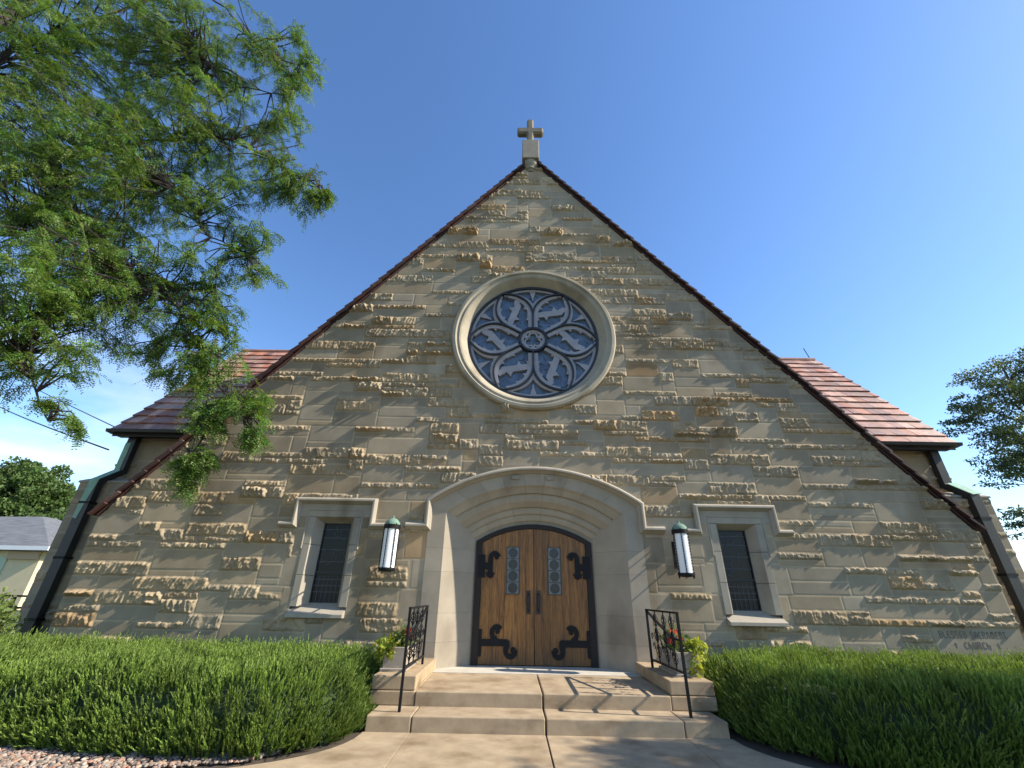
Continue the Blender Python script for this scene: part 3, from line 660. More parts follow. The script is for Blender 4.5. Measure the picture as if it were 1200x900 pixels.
# doors
drz = lambda x, k=0: float(arcz(x, 1.06, 2.235 - k, 2.555 - k))
dfm = MB(); pin = [(-.965, .30)] + [(x / 20 * .965, drz(x / 20 * .965, .05)) for x in range(-20, 21)] + [(.965, .30)]
pout = [(-1.075, .30)] + [(x / 20 * 1.075, drz(x / 20 * 1.075 * .985, -.03)) for x in range(-20, 21)] + [(1.075, .30)]
m_ = len(pin); vs = []
for (a, b_) in zip(pin, pout): vs += [(a[0], .405, a[1]), (b_[0], .405, b_[1]), (b_[0], .50, b_[1]), (a[0], .50, a[1])]
dfm.add(vs, [(i * 4 + k, (i + 1) * 4 + k, (i + 1) * 4 + (k + 1) % 4, i * 4 + (k + 1) % 4) for i in range(m_ - 1) for k in range(4)])
dfm.build('door_frame', MS['woodd'], church)
for sg in (-1, 1):
    dr = MB(); edges = [.004, .15, .30, .53, .66, .80, .962] if sg < 0 else [.004, .16, .28, .50, .64, .79, .962]
    rr_ = random.Random(40 + sg)
    for a_, b_ in zip(edges[:-1], edges[1:]):
        gz0, gz1 = (1.385, 2.17)
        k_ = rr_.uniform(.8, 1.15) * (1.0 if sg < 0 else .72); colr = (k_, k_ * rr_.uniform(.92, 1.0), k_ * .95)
        a2, b2 = a_ + .0012, b_ - .0012
        top = [(b2 - (b2 - a2) * i / 4, drz(b2 - (b2 - a2) * i / 4, .055)) for i in range(5)]
        poly = [(a2, .315), (b2, .315)] + top
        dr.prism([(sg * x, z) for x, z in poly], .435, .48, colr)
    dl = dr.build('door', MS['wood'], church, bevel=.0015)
    dl['label'] = ('lighter orange-brown left leaf' if sg < 0 else 'darker brown right leaf')
    # glazed strip
    a_, b_ = (.27, .50) if sg < 0 else (.26, .49)
    gs = MB(); gs.box(*sorted((sg * a_, sg * b_)), .418, .436, 1.385, 2.17)
    go = gs.build('glazed_panel', mat('door_glass_%s' % ('l' if sg < 0 else 'r'), (.13, .14, .16), .25, .3, 9, .1, 20, spec=.5), dl)
    q = MB(); cxm = sg * (a_ + b_) / 2
    for k in range(4):
        zc = 1.385 + .785 * (k + .5) / 4
        q.ribbon([(cxm + .075 * math.cos(R(t)), zc + .075 * math.sin(R(t))) for t in range(0, 360, 15)], .018, .408, .420, True)
        q.add([(cxm, .414, zc)] + [(cxm + .066 * math.cos(R(t)), .414, zc + .066 * math.sin(R(t))) for t in range(0, 360, 15)], [(0, 1 + j, 1 + (j + 1) % 24) for j in range(24)], (1, 1, 1))
    for k in range(5): z = 1.385 + .785 * k / 4; q.box(*sorted((sg * a_, sg * b_)), .409, .421, z - .006, z + .006)
    for x in (a_, b_): q.box(sg * x - .007, sg * x + .007, .409, .421, 1.385, 2.17)
    q.build('leading', mat('roundel_lead', (.018, .02, .024), .25, .2, 12, 0, 5, spec=.5), dl)
    # pull handle
    q = MB(); xh = sg * .10 if sg < 0 else .075
    q.box(xh - .04, xh + .04, .425, .436, 1.07, 1.445); q.tube([(xh, .428, 1.12), (xh, .385, 1.15), (xh, .375, 1.26), (xh, .385, 1.37), (xh, .428, 1.40)], .013, 8)
    q.build('handle', mat('handle_bronze', (.05, .04, .035), .45, .2, 10, metal=.6), dl, bevel=.003)
    # strap hinges with scrolls
    def sc(cx_, cz_, r0, r1, a0, a1, n=16): return [(cx_ + (r0 + (r1 - r0) * i / n) * math.cos(R(a0 + (a1 - a0) * i / n)), cz_ + (r0 + (r1 - r0) * i / n) * math.sin(R(a0 + (a1 - a0) * i / n))) for i in range(n + 1)]
    cnt_ = [0]
    def rb(mb, pts, w_, closed=False):
        cnt_[0] += 1; mb.ribbon([(-sg * x, z) for x, z in pts], ([k * 1.35 for k in w_] if hasattr(w_, '__len__') else w_ * 1.3), .414 - .0017 * cnt_[0], .4365 + .0011 * cnt_[0], closed)
    def ball(mb, x, z, rr0): cnt_[0] += 1; mb.prism([(-sg * x + rr0 * math.cos(R(t)), z + rr0 * math.sin(R(t))) for t in range(0, 360, 20)], .396 - .001 * cnt_[0], .4365 + .0011 * cnt_[0])
    q = MB(); ball(q, -.635, .805, .040); ball(q, -.362, .53, .044)   # lower
    rb(q, [(-.985, .43), (-.985, .83)], .12); rb(q, [(-.93, .632), (-.46, .636)], [.075, .075])
    rb(q, [(-.66, .63)] + sc(-.640, .79, .10, .075, 215, 40, 12) , [.10] + [.055] * 13)
    rb(q, [(-.49, .66), (-.475, .58)] + sc(-.40, .515, .09, .07, 185, 370, 12), [.09, .075] + [.055] * 13)
    q.build('strap_hinge', MS['iron'], dl, bevel=.004, seg=1)
    q = MB(); ball(q, -.690, 1.995, .042)   # upper
    rb(q, [(-.965, 1.645), (-.965, 2.03)], .10); rb(q, [(-.93, 1.84), (-.79, 1.84)], .085)
    rb(q, [(-.805, 1.66), (-.80, 1.75), (-.80, 1.95)] + sc(-.725, 1.985, .075, .075, 175, 10, 10), [.10, .065, .065] + [.055] * 11)
    rb(q, [(-.80, 1.73), (-.80, 1.66), (-.80, 1.635)], [.13, .07, .01])
    q.build('strap_hinge', MS['iron'], dl, bevel=.004, seg=1)

# carved inscription stone
cb = MB(); cb.box(6.52, 7.97, -.0065, .2, .46, .996, (.94, .95, .95)); cs_ = cb.build('cornerstone', MS['ashlar'], church)
GL = {'B': [[(0, 0), (0, 1), (.5, 1), (.62, .85), (.62, .65), (.45, .53), (0, .53)], [(.45, .53), (.68, .4), (.68, .15), (.5, 0), (0, 0)]], 'L': [[(.05, 1), (.05, .1), (.2, 0), (.65, 0), (.68, .15)]],
 'E': [[(.65, .9), (.45, 1), (.15, .9), (0, .6), (0, .4), (.15, .1), (.45, 0), (.68, .12)], [(0, .5), (.55, .5)]], 'S': [[(.62, .85), (.45, 1), (.15, 1), (.02, .8), (.1, .6), (.55, .42), (.65, .2), (.5, 0), (.18, 0), (0, .15)]],
 'D': [[(.1, 0), (.1, .75)], [(0, 1), (.35, 1), (.62, .75), (.68, .4), (.55, .08), (.35, 0), (.1, 0)]], 'A': [[(0, 0), (.1, .8), (.3, 1), (.5, .95), (.62, .7), (.62, 0)], [(.05, .45), (.62, .45)]],
 'C': [[(.65, .85), (.45, 1), (.15, .9), (0, .6), (0, .4), (.15, .1), (.45, 0), (.68, .15)]], 'R': [[(0, 0), (0, 1), (.5, 1), (.62, .8), (.5, .55), (0, .5)], [(.35, .5), (.68, 0)]],
 'M': [[(.1, 0), (0, .3), (.05, .8), (.2, 1), (.4, .85), (.42, 0)], [(.42, .85), (.62, 1), (.8, .8), (.84, .3), (.75, 0)]], 'N': [[(.05, 0), (.05, 1)], [(.05, .75), (.25, 1), (.5, .95), (.62, .7), (.62, .2), (.5, 0)]],
 'T': [[(.62, 1), (.1, 1), (0, .88)], [(.35, .98), (.15, .6), (.15, .3), (.35, 0), (.62, .1)]], 'H': [[(.05, 1), (.05, 0)], [(.05, .5), (.35, .62), (.6, .45), (.6, .15), (.45, -.15)]], 'U': [[(0, 1), (.05, .15), (.25, 0), (.5, .1), (.6, .3)], [(.6, 1), (.6, 0)]], ' ': []}
lt = MB()
def write(txt, x, z, w_, h_, sp):
    for ch in txt:
        for st in GL[ch]:
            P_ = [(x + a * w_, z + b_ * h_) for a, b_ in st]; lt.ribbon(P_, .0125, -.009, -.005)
        x += w_ * (1.0 if ch == 'M' else (.5 if ch == ' ' else .80)) + sp
write('BLESSED SACRAMENT', 6.63, .862, .062, .092, .0165)
write('CHURCH', 6.98, .715, .068, .092, .019)
for xx in (6.84, 7.53): lt.ribbon([(xx, .72), (xx, .80)], .012, -.009, -.005); lt.ribbon([(xx - .022, .775), (xx + .022, .775)], .012, -.0091, -.005)
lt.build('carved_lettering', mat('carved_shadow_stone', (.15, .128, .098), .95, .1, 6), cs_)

# =================================================================== LANTERNS
def lantern(sg, label):
    c = Vector((sg * 2.49, -.36, 0)); e = empty('wall_lantern', (c.x, 0, 1.68)); tag(e, label, 'lantern', 'wall lanterns beside the door')
    z0, z1, r = 1.73, 2.37, .118
    q = MB(); q.lathe([(0, z0), (r, z0), (r, z1), (0, z1)], (c.x, c.y, 0), 'z', 28); pchild(q, 'opal_glass', MS['white'], e, smooth=False)
    q = MB(); q.lathe([(0, z0 - .045), (.07, z0 - .045), (r + .012, z0 - .03), (r + .02, z0 - .005), (r + .02, z0 + .015), (0, z0 + .015)], (c.x, c.y, 0), 'z', 28)
    q.lathe([(0, z1 - .01), (r + .02, z1 - .01), (r + .024, z1 + .055), (r + .008, z1 + .06), (0, z1 + .06)], (c.x, c.y, 0), 'z', 28)
    for k in range(6):
        a = R(60 * k + 15); x, y = c.x + (r + .012) * math.cos(a), c.y + (r + .012) * math.sin(a)
        for j in range(14): q.tube([(x, y, z0 + (z1 - z0) * j / 14), (x, y, z0 + (z1 - z0) * (j + .5) / 14), (x, y, z0 + (z1 - z0) * (j + 1) / 14)], [.006, .011, .006], 5)
        q.tube([(x, y, z0 - .07), (x, y, z0 - .03)], [.004, .012], 5)
        q.tube([(x, y, z1 + .06), (x, y, z1 + .08)], [.012, .004], 5)
    pchild(q, 'cage', MS['iron'], e)
    q = MB(); q.lathe([(r + .012, z1 + .06), (r + .005, z1 + .09), (.10, z1 + .125), (.065, z1 + .155), (.02, z1 + .17), (.012, z1 + .19), (.016, z1 + .205), (0, z1 + .22)], (c.x, c.y, 0), 'z', 28); pchild(q, 'dome', MS['verdi'], e, smooth=True)
    q = MB(); q.box(c.x - .05, c.x + .05, -.02, 0.01, z0 + .1, z1 - .1)
    for z in (z0 + .2, z1 - .15): q.tube([(c.x, -.01, z), (c.x, c.y + r, z)], .014, 6)
    q.tube([(c.x, -.01, z1 + .03), (c.x, -.12, z1 + .06), (c.x, c.y + r + .01, z1 + .03)], .012, 6)
    pchild(q, 'bracket', MS['iron'], e)
lantern(-1, 'white cylinder lantern with green dome on the wall left of the doors')
lantern(1, 'white cylinder lantern with green dome on the wall right of the doors')

# =================================================================== RAILINGS
def railing(sg, label):
    x = sg * 1.69; yr, yf = (-.70 if sg < 0 else -.60), -1.94
    e = empty('handrail', (x, yf, .147)); tag(e, label, 'railing', 'iron handrails beside the steps')
    w_ = .03
    q = MB(); q.bar((x, yf, .147), (x, yf, 1.215), w_); pchild(q, 'front_post', MS['iron'], e)
    q = MB(); q.bar((x, yr, .452), (x, yr, 1.20), w_); pchild(q, 'rear_post', MS['iron'], e)
    q = MB(); q.bar((x, yf - .015, 1.212), (x, yr + .015, 1.205), .034, .022); pchild(q, 'top_rail', MS['iron'], e)
    q = MB(); q.bar((x, yr, 1.19), (x, yf + .28, .915), .034, .022); q.bar((x, yf + .285, .915), (x, yf, .915), .034, .022); pchild(q, 'sloping_rail', MS['iron'], e)
    q = MB(); q.bar((x, yr, .555), (x, yf, .575), .026, .022); pchild(q, 'bottom_rail', MS['iron'], e)
    for f_ in (.30, .58, .80):
        y = yr + (yf - yr) * f_; zt = 1.20; zb = .56; q = MB()
        q.bar((x, y, zb), (x, y, zt), .014)
        for zc, hh in ((.70, .09), (.90, .10), (1.09, .09)):
            for ph in range(4):
                pts = []
                for i in range(13):
                    t = i / 12; a = R(90 * ph + 300 * t); rr = .034 * math.sin(math.pi * t)
                    pts.append((x + rr * math.cos(a), y + rr * math.sin(a), zc - hh + 2 * hh * t))
                q.tube(pts, .005, 4)
        for s_ in (-1, 1):
            pts = [(x, y + s_ * (.012 + .038 * math.sin(math.pi * i / 10)), .80 + .2 * i / 10) for i in range(11)]; q.tube(pts, .006, 4)
        pchild(q, 'twisted_baluster', MS['iron'], e)
    for (a_, b_) in ((0, .3), (.3, .58), (.58, .8)):
        q = MB(); ym = yr + (yf - yr) * (a_ + b_) / 2
        for s_ in (-1, 1):
            pts = []
            for i in range(26):
                t = i / 25; a = t * 5.2; rr = .045 * (1 - .65 * t); pts.append((x, ym + s_ * (.046 - rr * math.cos(a)) - s_ * .02, .80 + s_ * .06 + rr * math.sin(a) * 1.3))
            q.tube(pts, .007, 5)
        pchild(q, 'scroll', MS['iron'], e)
railing(-1, 'black wrought iron handrail on the left side of the steps')
railing(1, 'black wrought iron handrail on the right side of the steps')

# =================================================================== FOLIAGE TOOLS (numpy)
def unit(v): return v / np.maximum(np.linalg.norm(v, axis=-1, keepdims=True), 1e-9)
def leaf_quads(P, A, S, ln, wd, fold=None):
    """diamond leaves: base P, axis A (unit), side S (unit)"""
    ln = np.asarray(ln)[..., None] if np.ndim(ln) else ln; wd = np.asarray(wd)[..., None] if np.ndim(wd) else wd
    V = np.stack([P, P + A * ln * .5 + S * wd * .5, P + A * ln, P + A * ln * .5 - S * wd * .5], 1).reshape(-1, 3)
    return V, np.arange(len(V)).reshape(-1, 4)
def pinnate(P, A, S, rs, ln, pairs=9, lf=.03, lw=.013, droop=.3):
    """compound leaves; P,A,S (n,3); returns quads"""
    n = len(P); out = []; ids = []
    for k in range(pairs):
        t = (k + .8) / pairs; base = P + A * (ln * t)[:, None] + np.array([0, 0, -1]) * (droop * ln * t * t)[:, None]
        for s_ in (-1, 1):
            d = unit(S * s_ + A * .45 + rs.normal(0, .18, (n, 3))); nn = unit(np.cross(A, S) + rs.normal(0, .35, (n, 3))); sd = unit(np.cross(d, nn))
            V, F = leaf_quads(base, d, sd, lf * (1.1 - .45 * abs(t - .45)), lw); out.append(V); ids.append(np.arange(n))
    V = np.concatenate(out); return V, np.arange(len(V)).reshape(-1, 4), np.concatenate(ids)
def limb(mb, pts, r0, r1, n=7, sub=5, jit=.05, seed=0):
    rr = random.Random(int(seed)); P = [Vector(p) for p in pts]; Q = []
    for i in range(len(P) - 1):
        a = P[max(i - 1, 0)]; b = P[i]; c = P[i + 1]; d = P[min(i + 2, len(P) - 1)]
        for k in range(sub):
            t = k / sub; Q.append(.5 * ((2 * b) + (c - a) * t + (2 * a - 5 * b + 4 * c - d) * t * t + (3 * b - a - 3 * c + d) * t ** 3))
    Q.append(P[-1]); m_ = len(Q)
    Q = [q + Vector((rr.uniform(-1, 1), rr.uniform(-1, 1), rr.uniform(-1, 1))) * jit * (0 if i in (0,) else 1) for i, q in enumerate(Q)]
    mb.tube(Q, [r0 + (r1 - r0) * (i / (m_ - 1)) ** .8 for i in range(m_)], n); return Q

# ---- near honey locust, upper left
def locust():
    rs = np.random.RandomState(4); rnd = random.Random(4)
    t = empty('locust_tree', (-11.2, -4.2, 0)); tag(t, 'large feathery honey locust reaching in from the left with drooping sprays', 'tree')
    wood = MB()
    trunk = limb(wood, [(-11.2, -4.2, -.1), (-11.1, -4.2, 1.5), (-11.0, -4.1, 3.2), (-10.9, -4.0, 5), (-10.8, -3.9, 7.5), (-10.7, -3.8, 10), (-10.4, -3.7, 13)], .26, .07, 10, 4, .02)
    limbs = [
     [(-11.0, -4.0, 4.6), (-9.3, -3.4, 6.5), (-8.42, -3.2, 7.9), (-7.6, -3.1, 8.5), (-5.95, -3.2, 8.64), (-4.99, -3.2, 8.24), (-4.18, -3.2, 7.66), (-3.6, -3.2, 7.32)],
     [(-7.6, -3.1, 8.45), (-5.96, -3.1, 7.2), (-5.25, -3.2, 6.36), (-4.5, -3.2, 5.9)],
     [(-10.9, -4.0, 3.9), (-8.9, -3.5, 5.77), (-7.5, -3.3, 6.14), (-6.85, -3.2, 6.07), (-6.08, -3.2, 5.5), (-5.29, -3.2, 5.05), (-4.68, -3.2, 4.35), (-4.24, -3.2, 3.8), (-3.72, -3.2, 3.3)],
     [(-4.43, -3.2, 3.97), (-4.15, -3.2, 3.15), (-4.19, -3.2, 2.6)],
     [(-10.8, -3.9, 8.5), (-9.6, -3.4, 12.0), (-8.7, -3.2, 13.56), (-7.28, -3.2, 11.75), (-6.25, -3.2, 10.36), (-5.0, -3.2, 9.96)],
     [(-10.7, -3.8, 9.8), (-9.5, -3.5, 14.3), (-7.52, -3.2, 13.59), (-6.01, -3.2, 11.78), (-4.95, -3.2, 10.7)],
     [(-10.9, -4.0, 3.4), (-8.5, -3.8, 4.9), (-7.11, -3.5, 4.18), (-6.3, -3.5, 3.69), (-5.7, -3.5, 3.05)],
     [(-10.8, -3.9, 6.5), (-10.2, -3.6, 9.8), (-10.1, -3.4, 11.36), (-9.5, -3.2, 12.77)],
     [(-11.0, -4.0, 6.0), (-12.5, -4.8, 9), (-13.5, -5.5, 11)], [(-10.9, -4.0, 7), (-11.5, -2.5, 9.5), (-12.5, -1.2, 11)]]
    nodes = []
    for i, l_ in enumerate(limbs):
        r0 = [.055, .024, .05, .014, .04, .035, .035, .045, .06, .06][i]
        nodes += limb(wood, l_, r0, .008, 7, 5, .035, i)
    nodes += trunk[8:]
    NP = np.array([tuple(p) for p in nodes])
    lobes = [(-8.797, -3.6, 9.418, 1.52, 60), (-8.578, -3.2, 11.391, 1.42, 42), (-7.372, -3.6, 6.598, 1.4, 60), (-7.018, -3.2, 7.71, 1.25, 46), (-6.354, -3.6, 4.7, .92, 34), (-6.016, -3.2, 5.342, .95, 34), (-7.159, -3.2, 11.422, 1.1, 26), (-6.113, -3.2, 8.884, 1.0, 26), (-5.917, -3.2, 11.45, .9, 20), (-4.95, -3.2, 9.418, .6, 13), (-5.283, -3.2, 12.14, .25, 3), (-4.85, -3.2, 10.392, .36, 6), (-4.0, -3.2, 7.309, .40, 10), (-3.62, -3.2, 7.2, .18, 4), (-4.6, -3.2, 10.9, .3, 4), (-4.15, -3.2, 2.5, .1, 2), (-4.71, -3.2, 7.756, .6, 13), (-5.305, -3.2, 6.925, .62, 13), (-4.513, -3.2, 6.113, .36, 8), (-5.088, -3.2, 5.518, .58, 13), (-4.149, -3.2, 5.45, .25, 3), (-4.565, -3.2, 4.699, .43, 11), (-5.134, -3.2, 4.345, .42, 9), (-4.322, -3.2, 3.969, .42, 12), (-3.80, -3.2, 3.52, .26, 8), (-3.56, -3.2, 3.15, .12, 4), (-4.101, -3.2, 3.25, .24, 7), (-4.202, -3.2, 2.70, .12, 5), (-4.02, -3.2, 2.80, .12, 3), (-6.35, -3.6, 3.75, .40, 8), (-5.75, -3.6, 3.9, .3, 4), (-5.70, -3.6, 3.25, .12, 2), (-5.3, -3.6, 3.02, .08, 2), (-4.75, -3.2, 3.85, .15, 2), (-9.9, -4, 7.0, 1.3, 30), (-9.6, -3.6, 4.9, 1.0, 22), (-8.0, -3.7, 4.7, .8, 26), (-8.9, -3.4, 13.3, 1.2, 22), (-10.8, -4, 11.5, 1.8, 26), (-12.6, -5, 10, 1.8, 24), (-12.3, -1.9, 10, 1.6, 18)]
    P = []; A = []; Sd = []; LN = []; shade = []
    for (cx_, cy_, cz_, r_, cnt) in lobes:
        for _ in range(int(cnt * (3.0 if r_ > .9 else 2.0))):
            v = unit(rs.normal(0, 1, 3)); v = v * r_ * rs.rand() ** .45; v[1] *= .8 if r_ > .7 else .7
            c = np.array([cx_, cy_, cz_]) + v
            d_ = np.linalg.norm(NP - c, axis=1) + .4 * np.maximum(0, NP[:, 2] - c[2] - .2); k = d_.argmin(); root = NP[k]
            # bough from limb to spray centre and out to a drooping tip
            out = unit(c - root) if np.linalg.norm(c - root) > .05 else unit(rs.normal(0, 1, 3))
            L_ = min(.55, .28 + .25 * r_) * rs.uniform(.7, 1.25) * (1 if r_ > .2 else .6)
            dirn = unit(out * .55 + np.array([.25, 0, -.25]) + rs.normal(0, .45, 3))
            start = c - dirn * L_ * .5
            if np.linalg.norm(start - root) < 1.6:
                mid = (root + start) / 2 + np.array([0, 0, .05]) + rs.normal(0, .04, 3)
                wood.tube([root, mid, start], [.015, .011, .008], 4, cap=False)
            n_ = 7; pts = [start + dirn * L_ * i / n_ + np.array([0, 0, -1]) * .22 * L_ * (i / n_) ** 2 for i in range(n_ + 1)]
            wood.tube(pts, [.0075 - .0007 * i for i in range(n_ + 1)], 3, cap=False)
            sh = rs.uniform(.75, 1.25)
            for i in range(1, n_ + 1):
                for s_ in range(3):
                    ax = unit(pts[i] - pts[i - 1]); side = unit(np.cross(ax, np.array([0, 0, 1.]) + rs.normal(0, .3, 3))) * (1 if (s_ + i) % 2 else -1)
                    a = unit(ax * .55 + side * .75 + np.array([0, 0, -.42]) + rs.normal(0, .28, 3))
                    P.append(pts[i] - (pts[i] - pts[i - 1]) * rs.rand()); A.append(a); Sd.append(unit(np.cross(a, rs.normal(0, .5, 3) + np.array([0, 0, 1.])))); LN.append(rs.uniform(.11, .19)); shade.append(sh * rs.uniform(.85, 1.15))
    P = np.array(P); A = np.array(A); Sd = np.array(Sd); LN = np.array(LN); shade = np.array(shade)
    V, F, ids = pinnate(P, A, Sd, rs, LN, 8, .036, .0135, .28)
    sh = shade[ids]; warm = rs.uniform(.8, 1.35, len(P))[ids]
    col = np.repeat(np.stack([sh * warm, sh, sh * .95], 1), 4, 0)
    o = link('foliage', np_mesh('foliage', V, F, col), MS['leaf'], t); o.location = -t.location
    w_ = pchild(wood, 'trunk', MS['bark'], t)
locust()

def leafcloud(centers, radii, counts, rs, size, aspect=.55, droop=.2, shell=.5):
    Vs = []; sh = []
    for c, r_, n in zip(centers, radii, counts):
        v = unit(rs.normal(0, 1, (n, 3))) * np.array(r_) * (rs.rand(n, 1) ** shell); P = np.array(c) + v
        A = unit(v / np.array(r_) + rs.normal(0, .7, (n, 3)) + np.array([0, 0, -droop])); S = unit(np.cross(A, rs.normal(0, 1, (n, 3)))); s_ = size * rs.uniform(.6, 1.3, n)
        V, F = leaf_quads(P, A, S, s_, s_ * aspect); Vs.append(V); k = rs.uniform(.8, 1.2) * rs.uniform(.75, 1.25, n); sh.append(np.repeat(k, 4))
    V = np.concatenate(Vs); s = np.concatenate(sh); w_ = 1 + rs.uniform(-.1, .2, len(s) // 4).repeat(4)
    return V, np.arange(len(V)).reshape(-1, 4), np.stack([s * w_, s, s * .95], 1)
def spray_tree(name, base, height, crown, label, m, seed, size, layers, group=None, n_leaf=26000, trunk_r=.25):
    """layered locust crown: crown = list of (x,y,z,r)"""
    rs = np.random.RandomState(seed); t = empty(name, base); tag(t, label, 'tree', group); wood = MB()
    tr_ = limb(wood, [(base[0], base[1], -.1), (base[0] + .2, base[1], height * .4), (base[0], base[1], height * .75), (base[0] - .1, base[1], height)], trunk_r, .04, 9, 5, .05, seed); TP = np.array([tuple(p) for p in tr_])
    C = []; Rr = []; Cn = []
    tot = sum(r ** 2 for *_, r in crown)
    for (x, y, z, r_) in crown:
        c = np.array([x, y, z]); k = np.argmin(np.abs(TP[:, 2] - (z - np.hypot(x - base[0], y - base[1]) * .35))); q = limb(wood, [TP[k], (TP[k] + c) / 2 + np.array([0, 0, .2]), c], .07 * trunk_r / .25, .015, 5, 4, .05, k)
        nb = int(layers * r_ ** 2) + 3
        for _ in range(nb):
            v = unit(rs.normal(0, 1, 3)) * r_ * rs.rand() ** .4; cc = c + v * np.array([1, 1, .9]); C.append(cc); s_ = rs.uniform(.22, .42) * min(1.2, r_ ** .5)
            Rr.append((s_ * 1.5, s_ * 1.5, s_ * .42)); Cn.append(int(n_leaf * (r_ ** 2 / tot) / nb))
            wood.tube([q[-1 - rs.randint(6)], cc], [.014, .005], 3, cap=False)
    V, F, col = leafcloud(C, Rr, Cn, rs, size)
    o = link('crown', np_mesh('crown', V, F, col), m, t); o.location = -t.location; pchild(wood, 'trunk', MS['bark'], t)
spray_tree('locust_tree', (27.5, 13, 0), 13.5, [(25.0, 12, 11.3, 1.7), (27.0, 12, 12.6, 1.7), (23.4, 12, 9.4, 1.4), (25.2, 12, 8.6, 1.6), (24.1, 12, 7.4, 1.4), (22.7, 12, 9.7, .8), (22.9, 12, 6.9, .75), (23.2, 12, 4.6, 1.0), (25.5, 12, 5.2, 1.8), (28.5, 13, 9, 2.4), (29, 12, 12, 2.2), (22.9, 12, 10.7, .5), (29.5, 13, 6, 2.0)],
  'dark layered tree standing beyond the right end of the church', MS['leafR'], 21, .13, 10, n_leaf=40000)
# street tree outside the frame on the right whose shade reaches the right-hand hedge
spray_tree('street_tree', (15.0, -6.6, 0), 8.5, [(12.6, -5.6, 6.2, 1.5), (14.2, -6.2, 7.6, 1.7), (12.4, -7.4, 6.4, 1.6), (16.2, -7.0, 7.0, 1.8), (14.6, -8.6, 6.6, 1.8), (12.8, -4.2, 5.3, 1.0), (12.4, -4.4, 6.8, 1.2), (12.6, -5.0, 8.0, 1.3), (14.2, -4.4, 8.4, 1.3), (14, -3.9, 5.6, 1.1), (12.4, -3.7, 4.2, .7), (11.5, -6.3, 5.2, 1.1)],
  'street tree beside the path at the far right', MS['leafR'], 33, .16, 16, n_leaf=34000)
def bush_tree(base, h, crown, seed, label, n=34000, size=.42, group='round trees behind the house on the left'):
    rs = np.random.RandomState(seed); t = empty('broadleaf_tree', base); tag(t, label, 'tree', group); wood = MB()
    limb(wood, [(base[0], base[1], -.2), (base[0], base[1], h * .4), (base[0] + .3, base[1], h * .8)], .45, .1, 8, 4, .1, seed)
    C = []; Rr = []; Cn = []
    for (x, y, z, rx, rz) in crown:
        for _ in range(46):
            v = unit(rs.normal(0, 1, 3)); v[2] = abs(v[2]) * 1 if rs.rand() < .7 else v[2]; c = np.array([x, y, z]) + v * np.array([rx, rx, rz]) * rs.uniform(.7, 1.0); C.append(c); s_ = rx * rs.uniform(.16, .30); Rr.append((s_, s_, s_ * .8)); Cn.append(n // (46 * len(crown)))
    V, F, col = leafcloud(C, Rr, Cn, rs, size, .7, 0, .35)
    core = MB()
    o = link('crown', np_mesh('crown', V, F, col), MS['leafB'], t); o.location = -t.location; pchild(wood, 'trunk', MS['bark'], t)
bush_tree((-66, 50, 0), 15, [(-66, 50, 10.5, 6.0, 5.6), (-61, 49, 8, 4.5, 4.5)], 1, 'dense green tree behind the far left end of the church, nearest the wall')
bush_tree((-76, 52, 0), 16, [(-76, 52, 11.5, 6.2, 5.4), (-71, 50, 8.5, 4.5, 4.5)], 2, 'dense green tree between two others above the grey house roof')
bush_tree((-87, 54, 0), 16, [(-87, 54, 12, 6.5, 6), (-82, 51, 8.5, 5, 5)], 3, 'leftmost dense green tree above the grey house roof')
bush_tree((-55, 46, 0), 9, [(-55.5, 45, 5.2, 4.5, 3.6)], 4, 'lower rounded tree right behind the house gable end', n=16000)

# house on the left
h = empty('house', (-36, 25, 0)); tag(h, 'small cream house with hipped grey shingle roof and white fascia', 'house')
hx0, hx1, hy0, hy1 = -45, -29.15, 20, 30; ez, rz = 3.45, 5.28
q = MB(); q.box(hx0 + .5, hx1 - .75, hy0 + .5, hy1 - .5, -.1, 3.25, (1, 1, 1)); pchild(q, 'wall', mat('cream_siding', (.62, .52, .32), .8, .06, 2), h)
q = MB(); q.box(hx0, hx1, hy0 - .02, hy1, 3.23, 3.27); q.add([(hx0, hy0, ez), (hx1, hy0, ez), (hx1, hy1, ez), (hx0, hy1, ez), (hx0 + 5, 25, 5.87), (-35.3, 24.5, 5.87), (-35.3, 25.5, 5.87)], [(0, 1, 5, 4), (1, 2, 6, 5), (2, 3, 4, 6), (3, 0, 4), (4, 5, 6)])
pchild(q, 'roof', mat('grey_shingles', (.13, .135, .14), .9, .35, 1.2, 0, 10, stretch=(1, 3, 9)), h)
q = MB(); q.box(hx0 - .03, hx1 + .03, hy0 - .06, hy0 - .0, 3.26, 3.5); q.box(hx1 - .0, hx1 + .05, hy0, hy1, 3.26, 3.5); pchild(q, 'fascia', mat('white_fascia', (.8, .8, .78), .5), h)
q = MB(); q.box(-33.9, -31.9, hy0 + .44, hy0 + .52, 0.1, 2.9); pchild(q, 'garage_door', mat('pale_green_panel', (.42, .5, .36), .7), h)
q = MB(); q.box(-31.85, hx1 - .8, hy0 + .30, hy0 + .49, 2.75, 3.2); pchild(q, 'trim_board', mat('tan_trim', (.45, .33, .2), .8), h)
# low iron rail near the corner
e = empty('garden_rail', (-13.4, 4, 0)); tag(e, 'short black metal rail beyond the left corner of the church', 'railing')
for x in (-14.1, -13.0): q = MB(); q.bar((x, 4, 0), (x, 4, 1.12), .05); pchild(q, 'post', MS['iron'], e)
for z in (1.12, .86): q = MB(); q.bar((-14.3, 4, z), (-12.6, 4, z), .045); pchild(q, 'rail_bar', MS['iron'], e)

